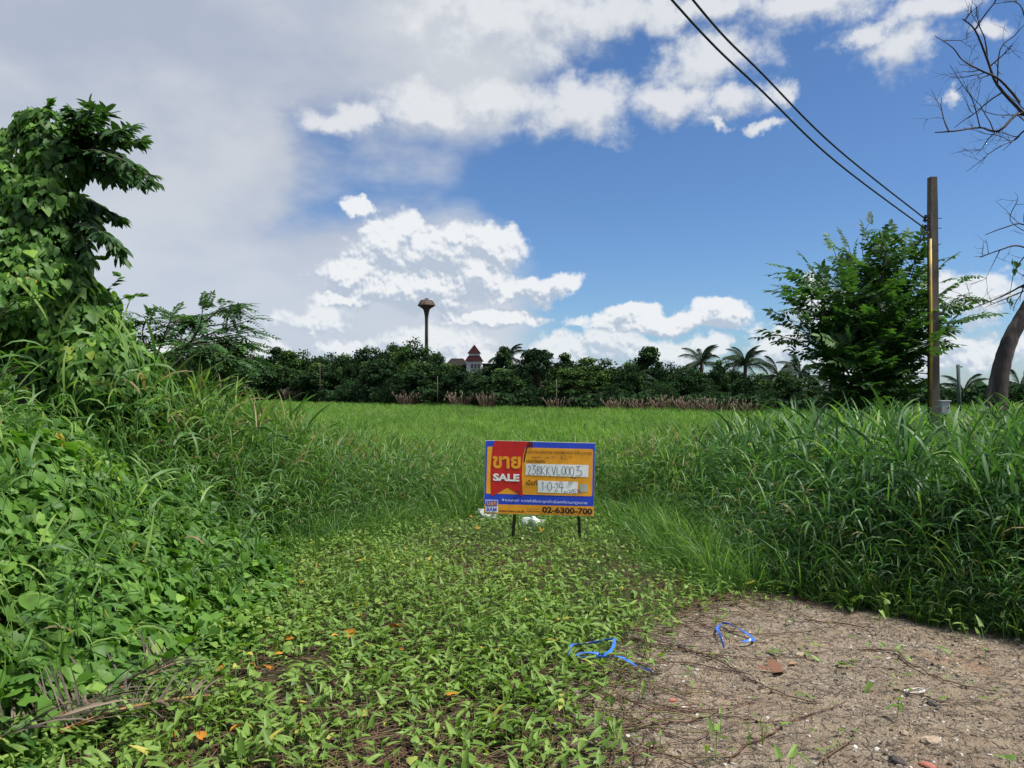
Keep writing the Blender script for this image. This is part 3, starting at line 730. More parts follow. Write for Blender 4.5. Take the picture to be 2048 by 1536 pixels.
# ------------------------------------------------------------------ near trees
rng = np.random.default_rng(55)
def pinnate(seed, pairs, L, leafl, droop, tmpl=LEAFLET, open_=1.15):
    """compound leaf along +y with paired leaflets"""
    r2 = np.random.default_rng(seed); g = Geo(); pts = []
    for i in range(6):
        t = i / 5; pts.append((0, L * t, -droop * L * t * t))
    V, Fc = tube(pts, [.0035 * (1 - .7 * i / 5) for i in range(6)], 3, False); g.add(V, Fc, .55)
    for k in range(pairs):
        t = .18 + .80 * k / (pairs - 1); p = np.array([0, L * t, -droop * L * t * t]); s = leafl * (1 - .45 * abs(t - .5)) * r2.uniform(.85, 1.1)
        for sg in (-1, 1):
            ax = np.array([[sg * math.sin(open_), math.cos(open_), -.25 + r2.normal(0, .16)]])
            g.inst(tmpl, [p], frames(ax, np.array([[sg * -.15 + r2.normal(0, .2), .1, 1.]])), s, np.array([.5 + r2.normal(0, .08)]))
    g.inst(tmpl, [pts[-1]], frames(np.array([[0, 1, -.4]]), np.array([[0, .2, 1.]])), leafl, np.array([.55]))
    return g.arrays()
def limb_path(a, b, sag=.0, wander=.06, n=8):
    a, b = Vector(a), Vector(b); L = (b - a).length; out = []
    o1 = Vector((R.gauss(0, wander), R.gauss(0, wander), R.gauss(0, wander))) * L
    for i in range(n + 1):
        t = i / n; p = a.lerp(b, t) + o1 * math.sin(math.pi * t) + Vector((0, 0, sag * L * math.sin(math.pi * t))); out.append(p)
    return out
def leaves_on(g, tmpls, path, t0, n, size, up=.25, tint=.5, side=None, jt=.14):
    L = len(path) - 1
    pos = []; ax = []; nn = []
    for k in range(n):
        t = t0 + (1 - t0) * (k + R.random() * .6) / n; t = min(t, .999); i = int(t * L); f = t * L - i
        p = path[i].lerp(path[i + 1], f); d = (path[i + 1] - path[i]).normalized()
        a = R.uniform(0, 6.28); q = Vector((math.cos(a), math.sin(a), R.uniform(-.3, .5)))
        v = (d * .75 + q * .8 + Vector((0, 0, up))).normalized()
        if k == n - 1: v = d
        pos.append(p); ax.append(v); nn.append(Vector((R.gauss(0, .35), R.gauss(0, .35), 1)))
    pos, ax, nn = (np.array([list(v) for v in q]) for q in (pos, ax, nn))
    pick = rng.integers(0, len(tmpls), n)
    for i, t in enumerate(tmpls):
        m = pick == i
        if m.any(): g.inst(t, pos[m], frames(ax[m], nn[m]), size * rng.uniform(.75, 1.15, m.sum()), tint + rng.normal(0, jt, m.sum()))

# ---- the leafy tree beside the power pole
TD = 16.8
PINN = [pinnate(i, 6, .44, .17, R.uniform(.1, .45)) for i in range(6)]
tree = empty('leafy_tree', at(1742, 815, TD))
tag(tree, 'bushy dark green tree with feather-like leaves growing beside the power pole', 'tree')
base = at(1742, 830, TD); base.z = float(gz(base.x, base.y))
tree.location = base
TIPS = [(1736, 470, 0), (1655, 478, .3), (1605, 520, -.3), (1640, 560, .6), (1600, 590, -.5), (1560, 640, .2), (1548, 672, -.4), (1585, 705, .4), (1620, 740, -.6), (1825, 480, .3), (1850, 500, -.4), (1890, 530, .2),
        (1905, 575, -.5), (1915, 610, .3), (1905, 650, -.2), (1870, 700, .5), (1840, 745, -.5), (1700, 500, .9), (1775, 490, -.9), (1690, 560, -1.1), (1760, 560, 1.1), (1800, 570, -1.3), (1740, 620, -1.4), (1660, 640, -1.0), (1700, 700, -1.3),
        (1780, 680, -1.4), (1830, 620, -1.0), (1650, 760, -.6), (1710, 760, -1.1), (1790, 760, -1.0), (1850, 780, .2), (1700, 640, 1.3), (1800, 640, 1.4), (1740, 720, 1.2), (1620, 660, 1.0), (1870, 600, 1.1), (1765, 525, 0), (1710, 530, .2), (1780, 470, .2), (1690, 470, -.2),
        (1730, 585, -.6), (1775, 620, -.7), (1690, 610, -.4), (1820, 690, -.8), (1740, 680, -1.0), (1665, 700, -.9), (1610, 625, .1), (1860, 655, -.6), (1755, 780, -1.2), (1830, 560, -.5)]
gw = Geo(); gl = Geo()
V, Fc = tube(limb_path((0, 0, -.1), (.05, .05, 1.5), n=5, wander=.02), [.085, .075, .07, .065, .06, .05], 8); gw.add(V, Fc)
for ti, (px, py, dd) in enumerate(TIPS):
    if abs(px - 1740) < 75 and py > 590 and ti % 2: continue
    tip = at(1740 + (px - 1740) * (.86 if py < 690 else .70), 620 + (py - 620) * .92 + 8, TD + dd) - base
    st = Vector((R.gauss(0, .08), R.gauss(0, .08), R.uniform(.25, min(1.6, max(.3, tip.z * .45)))))
    mid = st.lerp(tip, .45); mid.z += .18 * (tip - st).length * .6; mid.x = st.x + (tip.x - st.x) * .38
    path = smooth_path([st, mid, tip], 5); n = len(path)
    V, Fc = tube(path, [.028 * (1 - .86 * i / n) for i in range(n)], 5, False); gw.add(V, Fc)
    leaves_on(gl, PINN, path, .42, 9, 1.25, up=.05, tint=.54)
    for s in range(3):
        i = R.randint(n // 3, n - 2); q = path[i]; e = q + (tip - st).normalized() * R.uniform(.2, .5) + Vector((R.gauss(0, .35), R.gauss(0, .35), R.gauss(.1, .25)))
        sp = limb_path(q, e, n=4); V, Fc = tube(sp, [.009, .008, .006, .004, .003], 4, False); gw.add(V, Fc)
        leaves_on(gl, PINN, sp, .2, 5, 1.1, up=.05, tint=.56)
gw.obj('trunk', M_bark, tree); gl.obj('crown', M_tree, tree)
tree.children[0].name = 'trunk'

# ---- the tree buried under creepers on the left
VD = 8.0
vt = empty('creeper_covered_tree', (0, 0, 0)); vb = at(70, 800, VD); vb.z = float(gz(vb.x, vb.y)); vt.location = vb
tag(vt, 'leaning tree smothered in heart-leaved creepers at the left edge', 'tree')
gw = Geo(); gl = Geo(); gh = Geo()
trunk = smooth_path([Vector((0, 0, -.1)), at(60, 640, VD) - vb, at(40, 480, VD + .1) - vb, at(70, 360, VD) - vb, at(120, 290, VD) - vb], 5)
V, Fc = tube(trunk, [.13 * (1 - .7 * i / len(trunk)) for i in range(len(trunk))], 8); gw.add(V, Fc)
BLOBS = [(95, 272, 52, 0, 1.), (40, 318, 62, .1, 1.), (120, 330, 52, -.2, 1.), (20, 400, 85, 0, 1.), (85, 415, 68, -.3, 1.), (15, 500, 105, -.2, 1.), (95, 500, 66, -.3, 1.), (-40, 560, 140, .2, 1.),
         (60, 590, 105, -.4, 1.), (130, 580, 60, -.3, 1.), (20, 680, 130, .5, 1.), (130, 660, 84, -.3, 1.), (175, 655, 62, -.1, 1.), (80, 750, 120, .6, 1.), (180, 745, 95, -.4, 1.), (235, 735, 66, .1, 1.), (-30, 800, 140, .5, 1.),
         (235, 800, 95, .0, 1.), (130, 830, 100, .4, 1.), (285, 790, 60, .3, 1.), (205, 610, 34, 0, .8), (225, 665, 40, .1, .8), (60, 245, 30, 0, .7), (275, 735, 46, .4, .8)]
for px, py, rp, dd, dens in BLOBS:
    c = at(px, py, VD + dd) - vb; r = rp / F * VD; n = int(1500 * r * r * dens * 4.4) + 60
    d = rnd_unit(n); d[:, 2] = d[:, 2] * .9; bump = 1 + .12 * np.sin(5 * d[:, 0] + px) * np.sin(6 * d[:, 2] + py)
    dep = rng.exponential(.10, n); pos = np.array(list(c))[None] + d * (r * bump * (1.03 - np.minimum(dep, .5)))[:, None]
    pos[:, 1] = np.array(list(c))[1] + (pos[:, 1] - c.y) * .9
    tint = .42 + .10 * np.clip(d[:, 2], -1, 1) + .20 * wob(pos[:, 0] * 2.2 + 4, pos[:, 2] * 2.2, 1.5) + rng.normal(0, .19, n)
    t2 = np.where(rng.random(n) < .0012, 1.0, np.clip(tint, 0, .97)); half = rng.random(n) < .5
    fr = hang(n, d, .45, .45)
    for m, t in ((half, HEART), (~half, HEART2)): gl.inst(t, pos[m], fr[m], rng.uniform(.03, .135, m.sum()) * rng.uniform(.65, 1.05, m.sum()), t2[m])
# creeper shoots standing free of the mass
for pts in ([(92, 235), (88, 222), (95, 208), (100, 203)], [(200, 590), (225, 570), (240, 555), (235, 548)], [(220, 610), (250, 595), (270, 590), (290, 588)], [(40, 262), (35, 250), (48, 240)], [(170, 545), (190, 520), (205, 515)]):
    path = smooth_path([at(a, b, VD) - vb for a, b in pts], 4); V, Fc = tube(path, .004, 4, False); gw.add(V, Fc); leaves_on(gl, [HEART, HEART2], path, .1, 9, .085, up=-.3, tint=.5)
# host branches with long drooping leaves
BR = [([(100, 310), (160, 270), (215, 222)], 1), ([(100, 310), (175, 250), (185, 218)], 1), ([(110, 310), (190, 280), (265, 250)], 1), ([(120, 315), (210, 290), (282, 285)], 1), ([(120, 320), (215, 315), (312, 355)], 1), ([(120, 330), (200, 335), (290, 372)], 1),
      ([(120, 335), (180, 345), (240, 362)], 1), ([(110, 300), (150, 250), (140, 228)], 1), ([(130, 300), (200, 265), (240, 262)], 1), ([(110, 330), (190, 305), (270, 325)], 1), ([(100, 400), (160, 395), (242, 440)], 1), ([(110, 440), (170, 440), (215, 470)], 1), ([(110, 460), (180, 460), (245, 505)], 1), ([(110, 420), (150, 410), (190, 430)], 1), ([(120, 470), (160, 480), (175, 520)], 1)]
for pts, w in BR:
    for rep in range(3):
        dd = R.gauss(0, .22)
        path = smooth_path([at(a + R.gauss(0, 5) * (i > 0), b + R.gauss(0, 6) * (i > 0), VD + dd * i) - vb for i, (a, b) in enumerate(pts)], 5)
        V, Fc = tube(path, [.014 * (1 - .8 * i / len(path)) for i in range(len(path))], 4, False); gw.add(V, Fc)
        leaves_on(gh, [LANCE], path, .15, 46, .145, up=-.35, tint=.42)
gw.obj('trunk', M_bark, vt); gl.obj('creeper_leaves', M_vine, vt); gh.obj('crown', M_tree, vt)

# ---- the low feathery sapling right of it
SD = 9.6
sp0 = empty('feathery_sapling', (0, 0, 0)); sb = at(285, 790, SD); sb.z = float(gz(sb.x, sb.y)); sp0.location = sb
tag(sp0, 'low spreading sapling with drooping feathery leaves against the sky on the left', 'sapling')
PIN2 = [pinnate(40 + i, 8, .30, .085, R.uniform(.25, .6), open_=1.0) for i in range(5)]
gw = Geo(); gl = Geo()
for pts in ([(280, 780), (320, 715), (370, 690), (440, 660), (505, 632)], [(280, 780), (320, 715), (370, 690), (400, 650), (405, 608)], [(280, 780), (310, 720), (330, 670), (345, 630)], [(370, 690), (430, 680), (500, 668)], [(300, 740), (330, 715), (400, 705), (505, 712)],
            [(300, 740), (350, 715), (430, 712), (470, 722)], [(400, 650), (440, 625), (475, 612)], [(280, 780), (290, 720), (285, 660), (295, 640)], [(370, 690), (450, 690), (490, 690)], [(330, 670), (360, 640), (380, 640)], [(320, 715), (380, 700), (420, 690)]):
    for rep in range(2):
        dd = R.gauss(0, .18)
        path = smooth_path([at(a, b + R.gauss(0, 3), SD + dd * i) - sb for i, (a, b) in enumerate(pts)], 5)
        V, Fc = tube(path, [.016 * (1 - .8 * i / len(path)) for i in range(len(path))], 4, False); gw.add(V, Fc)
        leaves_on(gl, PIN2, path, .38, 15, .9, up=-.12, tint=.46)
gw.obj('trunk', M_bark, sp0); gl.obj('crown', M_tree, sp0)
# feathery sprigs at the very left edge
for (px, py, lab, sc) in ((10, 610, 'bright feathery sprig at the left edge in front of the creeper tree, upper one', 1.0), (5, 755, 'bright feathery sprig at the left edge in front of the creeper tree, lower one', .8)):
    e = empty('feathery_sprig', (0, 0, 0)); p = at(px - 75, py + 60, 6.4); e.location = p; tag(e, lab, 'sprig', 'feathery sprigs at the left edge')
    gw = Geo(); gl = Geo()
    for k in range(4):
        path = limb_path((0, -.05 * k, -.2), at(px + 32 - 10 * k, py - 22 + 16 * k, 6.4) - p, .12, n=6); V, Fc = tube(path, .006, 4, False); gw.add(V, Fc); leaves_on(gl, PIN2, path, .35, 7, .5 * sc, tint=.85)
    gw.obj('stem', M_bark, e); gl.obj('foliage', M_tree, e)

# ---- the bare dead tree at the right edge
DD = 13.5
dt = empty('bare_tree', (0, 0, 0)); db = at(1992, 830, DD); db.z = float(gz(db.x, db.y)); dt.location = db
tag(dt, 'leaning dead tree with bare twigs at the right edge', 'tree')
gw = Geo(); gt = Geo()
tr = smooth_path([at(1988, 850, DD) - db, at(1994, 790, DD) - db, at(2004, 730, DD) - db, at(2022, 675, DD) - db, at(2052, 620, DD) - db, at(2090, 550, DD) - db, at(2125, 460, DD) - db, at(2140, 360, DD) - db, at(2120, 260, DD) - db, at(2130, 160, DD) - db], 6)
n = len(tr); V, Fc = tube(tr, [(.165 - .12 * i / n) * (1 + .03 * math.sin(i * 2.3)) + .09 * math.exp(-i / 3) for i in range(n)], 14); gw.add(V, Fc)
def twigs(path, r, depth):
    n = len(path)
    V, Fc = tube(path, [r * (1 - .75 * i / n) for i in range(n)], 6 if depth == 0 else (4 if depth == 1 else 3), False); gt.add(V, Fc)
    if depth >= 3: return
    k = (5, 3, 2)[depth]
    for j in range(k):
        i = R.randint(1 if depth else 2, n - 2); d = (path[i + 1] - path[i]).normalized()
        side = Vector((R.gauss(0, 1), R.gauss(0, .7), R.gauss(.2, 1))).normalized()
        v = (d * .8 + side * .8).normalized(); L = (1.0, .55, .3)[depth] * R.uniform(.4, 1.0)
        p = path[i]; q = [p]
        for s in range(5): v = (v + Vector((R.gauss(0, .16), R.gauss(0, .16), R.gauss(.02, .16)))).normalized(); p = p + v * L / 5; q.append(p)
        twigs(q, max(r * .45, .0035), depth + 1)
for pts, r in (([(2120, 300), (2050, 230), (1995, 170), (1975, 120), (1950, 60), (1925, 38)], .035), ([(2040, 205), (2000, 160), (1960, 140), (1925, 120), (1905, 95), (1870, 72)], .022), ([(2125, 290), (2048, 225), (1998, 262), (1960, 255), (1910, 262), (1870, 265)], .03),
               ([(1960, 255), (1945, 200), (1925, 170), (1900, 130)], .014), ([(2130, 330), (2060, 262), (2030, 280), (2000, 292)], .022), ([(2060, 230), (2020, 230), (1985, 228), (1940, 210)], .014), ([(1995, 170), (2000, 100), (2030, 70), (2048, 50)], .014), ([(2130, 180), (2060, 60), (2040, 10), (2010, 2)], .018),
               ([(2110, 500), (2050, 450), (2010, 455), (1970, 470)], .018), ([(2100, 520), (2040, 492), (2000, 500), (1960, 515)], .02), ([(2105, 510), (2060, 470), (2020, 440), (2035, 400), (2030, 385)], .012), ([(2000, 500), (1985, 530), (1970, 560)], .009), ([(2085, 560), (2048, 570), (2010, 590), (1950, 615)], .026), ([(2085, 570), (2048, 582), (2000, 602), (1970, 615)], .014), ([(2060, 500), (2030, 540), (2020, 590)], .012)):
    twigs(smooth_path([at(a, b, DD + R.gauss(0, .3) * (i > 1)) - db for i, (a, b) in enumerate(pts)], 4), r, 0 if r > .02 else 1)
gw.obj('trunk', M_deadbark, dt); gt.obj('branches', M_twig, dt)
for px, py in ((2022, 525), (2030, 530), (2016, 600), (2026, 540), (2019, 606)):
    for k in range(2):
        gl = Geo(); path = limb_path(at(px + 10, py - 20, DD) - db, at(px + 4 * k, py + 3 * k, DD) - db, n=3); leaves_on(gl, [HEART], path, .6, 1, .10, up=-.5, tint=.5); gl.obj('leaf', M_vine, dt)

# ------------------------------------------------------------------ the sale sign
def plain(name, col, rough=.5, spec=.4, var=.16, scale=5., metallic=0., bump=0.):
    c1 = tuple(c * (1 - var) for c in col); c2 = tuple(min(1, c * (1 + var)) for c in col)
    return rough_mat(name, c1, c2, scale, rough, bump, 5, spec, metallic)
M_blue = plain('sign_blue', (.022, .065, .55)); M_orange = plain('sign_orange', (.85, .36, .02)); M_red = plain('sign_red', (.56, .018, .014)); M_dred = plain('sign_dark_red', (.13, .006, .008))
M_white = plain('sign_white', (.84, .85, .82)); M_black = plain('sign_black', (.012, .012, .014)); M_pen = plain('pen_ink', (.035, .055, .16)); M_rim = plain('sign_board', (.62, .60, .55), .6)
M_pencil = plain('faded_ink', (.10, .06, .03)); M_leg = rough_mat('rusty_steel', (.05, .045, .04), (.12, .10, .085), 30, .7, .3, metallic=.3)
SGD, SW, SH, ROLL = 8.0, 1.135, .758, rad(1.4)
so_ = at(967.5, 1027.5, SGD)
sroot = Vector((at(1092, 1083, SGD).x, SGD, float(gz(at(1092, 1083, SGD).x, SGD))))
sign = empty('sale_sign', sroot)
tag(sign, 'blue and orange sale signboard on two metal legs standing in the weeds', 'sign')
def brd(s, t, y):   # board coordinates in metres -> local to the sign
    y = y + .010 * math.sin(math.pi * s / SW) + .006 * math.sin(5.3 * s + 2.1 * t)   # the thin panel has warped a little
    return Vector((so_.x + s * math.cos(ROLL) + t * math.sin(ROLL), SGD + y, so_.z - s * math.sin(ROLL) + t * math.cos(ROLL))) - sroot
def sgn(cx, cy):
    s = (cx - 190 + (cy - 115) * .021) / 1403; yt = 115 + 45 * s; return s * SW, (1 - (cy - yt) / (945 - 20 * s)) * SH
LAY = .0016
def poly(name, pts, layer, mat, parent=sign):
    bm = bmesh.new(); vs = [bm.verts.new((*sgn(*p), 0)) for p in pts]; bm.faces.new(vs)
    for k in range(1, 16):
        gg = bm.verts[:] + bm.edges[:] + bm.faces[:]
        bmesh.ops.bisect_plane(bm, geom=gg, plane_co=(SW * k / 16, 0, 0), plane_no=(1, 0, 0))
    for v in bm.verts: v.co = brd(v.co.x, v.co.y, -.0015 - LAY * layer)
    bm.normal_update()
    for f in bm.faces:
        if f.normal.y > 0: f.normal_flip()
    me = bpy.data.meshes.new(name); bm.to_mesh(me); bm.free(); me.materials.append(mat)
    return link(bpy.data.objects.new(name, me), parent)
def rounded(x0, y0, x1, y1, x2, y2, x3, y3, r):
    c = [Vector((x0, y0)), Vector((x1, y1)), Vector((x2, y2)), Vector((x3, y3))]; out = []
    for i in range(4):
        p, a, b = c[i], (c[i - 1] - c[i]).normalized(), (c[(i + 1) % 4] - c[i]).normalized()
        for k in range(5):
            t = k / 4; q = p + a * r * (1 - t) ** 2 + b * r * t ** 2; out.append((q.x, q.y))
    return out
bm = bmesh.new(); cols = []
for k in range(17):
    cols.append([bm.verts.new(brd(SW * k / 16, t, y)) for t, y in ((0, 0), (SH, 0), (SH, .012), (0, .012))])
for a, b in zip(cols, cols[1:]):
    for k in range(4): bm.faces.new((a[k], a[(k + 1) % 4], b[(k + 1) % 4], b[k]))
bm.faces.new(cols[0]); bm.faces.new(cols[-1])
board = bm_obj('board', bm, M_rim, sign); board['label'] = 'pale-edged signboard panel'
def inset(a, b): return a
poly('blue_print', [(194, 120), (1590, 164), (1573, 948), (1572, 957), (176, 936), (176, 930)], 0, M_blue)
poly('footer_band', [(175, 937), (1571, 958), (1567, 1081), (173, 1056)], 0, M_orange)
poly('orange_panel', rounded(214, 194, 1566, 236, 1553, 832, 198, 802, 22), 1, M_orange)
rib = poly('red_ribbon', [(318, 119), (300, 150), (283, 200), (270, 300), (257, 450), (254, 560), (258, 700), (267, 840), (470, 722), (669, 840), (660, 700), (655, 560), (660, 400), (675, 300), (700, 215), (745, 134)], 2, M_red)
rib['label'] = 'red ribbon printed down the left of the signboard'
poly('ribbon_fold', [(745, 134), (775, 136), (792, 160), (796, 208), (728, 204), (712, 190)], 2.5, M_dred)
poly('ribbon_shadow', [(676, 400), (688, 300), (712, 206), (728, 206), (706, 290), (692, 390)], 2.2, M_black)
poly('number_box', [(704, 415), (1508, 437), (1503, 591), (700, 562)], 2, M_white)
poly('area_box', [(861, 631), (1371, 650), (1368, 797), (857, 783)], 2, M_white)
poly('blank_sticker', [(1395, 676), (1497, 679), (1495, 779), (1393, 776)], 2, plain('sticker_grey', (.42, .43, .36)))
poly('logo_border', [(192, 879), (353, 883), (351, 1044), (190, 1040)], 2, M_white)
poly('logo_field', [(199, 887), (346, 890), (345, 962), (198, 959)], 3, M_blue)
def text_mesh(name, body, box, layer, mat, bold=0., parent=sign):
    cu = bpy.data.curves.new('t', 'FONT'); cu.body = body; cu.size = 1; cu.offset = bold; cu.resolution_u = 3
    o = bpy.data.objects.new('t', cu); C.objects.link(o)
    dg = bpy.context.evaluated_depsgraph_get(); me = bpy.data.meshes.new_from_object(o.evaluated_get(dg)); bpy.data.objects.remove(o)
    n = len(me.vertices); co = np.zeros(n * 3); me.vertices.foreach_get('co', co); co = co.reshape(-1, 3)
    lo, hi = co.min(0), co.max(0); x0, y0, x1, y1 = box; dy = (y1 - y0)
    for v, c_ in zip(me.vertices, co):
        fx = (c_[0] - lo[0]) / (hi[0] - lo[0]); fy = (c_[1] - lo[1]) / (hi[1] - lo[1])
        v.co = brd(*sgn(x0 + fx * (x1 - x0), y1 - fy * dy + fx * (x1 - x0) * .028), -.0015 - LAY * layer)
    me.materials.clear(); me.materials.append(mat); me.name = name
    return link(bpy.data.objects.new(name, me), parent)
text_mesh('thai_heading', 'ขาย', (281, 316, 640, 474), 4, M_orange, .035)
text_mesh('sale_lettering', 'SALE', (287, 540, 624, 636), 4, M_white, .045)
text_mesh('company_line', 'บริษัทบริหารสินทรัพย์ กรุงเทพพาณิชย์ จำกัด (มหาชน)', (714, 236, 1549, 300), 3, M_black, .0)
text_mesh('code_caption', 'รหัสทรัพย์สิน', (714, 362, 950, 402), 3, M_black, .01)
text_mesh('area_caption', 'เนื้อที่', (709, 622, 848, 692), 3, M_black, .018)
text_mesh('warning_words', 'ห้ามบุกรุก', (402, 862, 620, 906), 3, M_white, .0)
text_mesh('warning_line', 'หากฝ่าฝืนจะถูกดำเนินคดีตามกฎหมาย', (650, 868, 1490, 918), 3, M_white, .0)
text_mesh('logo_thai', 'บสก', (212, 897, 333, 949), 5, M_orange, .03)
text_mesh('logo_lettering', 'BAM', (208, 976, 334, 1024), 5, M_blue, .03)
text_mesh('web_address', 'www.bam.co.th', (358, 1002, 690, 1037), 3, M_black, .025)
text_mesh('call_line', 'ติดต่อสอบถาม', (724, 984, 858, 1000), 3, M_black, .0)
text_mesh('call_center', 'Call Center', (722, 1010, 884, 1035), 3, M_black, .012)
text_mesh('phone_number', '02-6300-700', (916, 964, 1556, 1044), 3, M_black, .035)
def oval(cx, cy, rx, ry): return [(cx + rx * math.sin(t * .7854), cy - ry * math.cos(t * .7854)) for t in range(9)]
def handwriting(name, strokes, w, layer, mat):
    g = Geo()
    for st in strokes:
        P = [Vector((a, b, 0)) for a, b in st]; P = smooth_path(P, 3) if len(P) > 2 else P
        for a, b in zip(P, P[1:]):
            d = (b - a); L = d.length
            if L < .1: continue
            d /= L; n = Vector((-d.y, d.x, 0)) * w / 2; a2 = a - d * w * .3; b2 = b + d * w * .3
            q = [brd(*sgn(p.x, p.y), -.0015 - LAY * layer) for p in (a2 - n, a2 + n, b2 + n, b2 - n)]
            g.add([list(v) for v in q], [(0, 1, 2), (0, 2, 3)]); layer += .002
    return g.obj(name, mat, sign, False)
handwriting('handwritten_code', [[(735, 462), (748, 445), (762, 455), (764, 482), (748, 522), (733, 551)], [(733, 551), (768, 552)], [(788, 441), (830, 440), (805, 475), (829, 500), (825, 535), (802, 552), (785, 540)],
    [(852, 455), (850, 550)], [(850, 460), (880, 455), (886, 480), (858, 500), (888, 520), (885, 545), (850, 553)], [(905, 445), (905, 562)], [(950, 445), (907, 508)], [(907, 508), (952, 566)], [(975, 455), (972, 562)], [(1012, 455), (975, 510)], [(975, 510), (1026, 576)],
    [(1038, 450), (1065, 562)], [(1065, 562), (1090, 440)], [(1106, 465), (1105, 562)], [(1105, 562), (1150, 560)], oval(1190, 505, 22, 56), oval(1242, 510, 23, 55), oval(1296, 513, 24, 58), [(1345, 456), (1396, 450)], [(1396, 450), (1360, 500), (1412, 510), (1421, 548), (1388, 572), (1343, 572)]], 6.5, 3, M_pen)
handwriting('handwritten_area', [[(912, 668), (926, 648)], [(926, 648), (925, 756)], [(945, 712), (968, 713)], oval(1010, 706, 26, 53), [(1052, 718), (1075, 717)], [(1083, 682), (1100, 665), (1116, 690), (1100, 730), (1079, 770)], [(1079, 770), (1122, 765)], [(1152, 640), (1128, 716)], [(1128, 716), (1192, 723)], [(1171, 650), (1165, 781)]], 6.5, 3, M_pen)
handwriting('small_note', [[(1195, 766), (1200, 790), (1215, 766), (1228, 790), (1241, 768)], [(1255, 760), (1270, 750), (1275, 766), (1257, 786)], [(1257, 786), (1281, 786)], [(1300, 740), (1288, 792)], [(1312, 745), (1309, 790)], [(1345, 742), (1322, 742)], [(1322, 742), (1319, 765), (1343, 770), (1338, 793), (1315, 793)], [(1355, 742), (1377, 742), (1362, 766), (1379, 780), (1355, 796)], [(1395, 742), (1381, 776)], [(1381, 776), (1412, 777)], [(1400, 760), (1400, 800), (1436, 803)]], 5, 3, M_pen)
handwriting('faded_note', [[(783, 346), (798, 322), (803, 350), (825, 330), (840, 348), (856, 325), (870, 345), (905, 330)], [(926, 352), (945, 356), (962, 340), (972, 323)], [(980, 330), (986, 356), (1000, 334), (1012, 356)], [(1028, 330), (1046, 325), (1040, 345), (1052, 350)], [(1070, 324), (1081, 346)]], 5, 3, M_pencil)
handwriting('faded_number', [[(1166, 320), (1149, 346)], [(1149, 346), (1186, 349)], [(1178, 325), (1172, 371)], [(1194, 326), (1210, 318), (1213, 340), (1195, 366)], [(1195, 366), (1222, 368)], [(1250, 328), (1232, 362)], [(1275, 320), (1261, 346)], [(1261, 346), (1293, 343)], [(1288, 325), (1284, 360)]], 5, 3, M_pencil)
for a, b in (((1285, 592), (1340, 604)), ((588, 766), (640, 771))):
    g = Geo(); V, Fc = tube([brd(*sgn(*a), -.012), brd(*sgn((a[0] + b[0]) / 2, (a[1] + b[1]) / 2), -.015), brd(*sgn(*b), -.012)], .0045, 6); g.add(V, Fc); g.obj('wire_tie', M_black, sign)
for (tx, ty, bx, by) in ((1040, 900, 1024, 1092), (1150, 902, 1161, 1092)):
    a = at(tx, ty, SGD + .05); b = at(bx, by, SGD + .05); b.z = float(gz(b.x, b.y)) - .08
    g = Geo(); V, Fc = tube([Vector(b) - sroot, Vector(a) - sroot], .0165, 8); g.add(V, Fc); g.obj('leg', M_leg, sign)

# ------------------------------------------------------------------ power pole, cables, box
PD = 15.9
M_conc = rough_mat('weathered_concrete', (.075, .062, .052), (.16, .135, .115), 5, .9, .4, stretch=(1, 1, .3), c3=(.05, .042, .038), s3=3)
M_pvc = rough_mat('yellow_pipe', (.40, .27, .03), (.52, .36, .05), 6, .45, 0, c3=(.22, .16, .05), s3=4)
M_rubber = plain('cable_rubber', (.012, .012, .014), .5); M_iron = plain('dark_iron', (.03, .028, .028), .6, metallic=.4); M_porc = plain('brown_porcelain', (.035, .02, .018), .25)
pb = at(1868, 830, PD); pb.z = float(gz(pb.x, pb.y)); pole = empty('power_pole', pb)
tag(pole, 'square concrete power pole with yellow pipe right of the leafy tree', 'pole')
ptop = at(1864.5, 355, PD) - pb
bm = bmesh.new(); n = 10; rings = []
for i in range(n + 1):
    t = i / n; w = .088 - .016 * t; c_ = Vector((0, 0, -.3)).lerp(ptop, t); rings.append([bm.verts.new(c_ + Vector((sx * w, sy * w, 0))) for sx, sy in ((-1, -1), (1, -1), (1, 1), (-1, 1))])
for a, b in zip(rings, rings[1:]):
    for k in range(4): bm.faces.new((a[k], a[(k + 1) % 4], b[(k + 1) % 4], b[k]))
bm.faces.new(rings[-1]); bmesh.ops.bevel(bm, geom=[e for e in bm.edges if abs((e.verts[0].co - e.verts[1].co).z) > .2], offset=.012, segments=1, affect='EDGES')
bm_obj('post', bm, M_conc, pole)
g = Geo(); V, Fc = tube([at(1865 - 3.5, 840, PD - .12) - pb, at(1861.5, 640, PD - .11) - pb, at(1860.5, 478, PD - .1) - pb], .030, 8); g.add(V, Fc); cd = g.obj('conduit', M_pvc, pole); cd['label'] = 'yellow plastic pipe running up the pole'
ANCH = []
for py in (437.5, 457):
    c_ = at(1850, py, PD) - pb; ANCH.append(c_ + pb)
    g = Geo(); V, Fc = lathe([(0, -.055), (.03, -.055), (.045, -.04), (.045, -.022), (.026, -.008), (.026, .008), (.045, .022), (.045, .04), (.03, .055), (0, .055)], 12); g.add(V + np.array(list(c_)), Fc); ins = g.obj('insulator', M_porc, pole)
    g = Geo(); V, Fc = tube([c_ + Vector((-.01, 0, .07)), c_ + Vector((.10, 0, .07)), c_ + Vector((.10, 0, -.07)), c_ + Vector((-.01, 0, -.07))], .010, 6); g.add(V, Fc); V, Fc = tube([c_ + Vector((.10, 0, 0)), c_ + Vector((.34, 0, .01))], .009, 6); g.add(V, Fc); g.obj('bracket', M_iron, ins)
g = Geo()
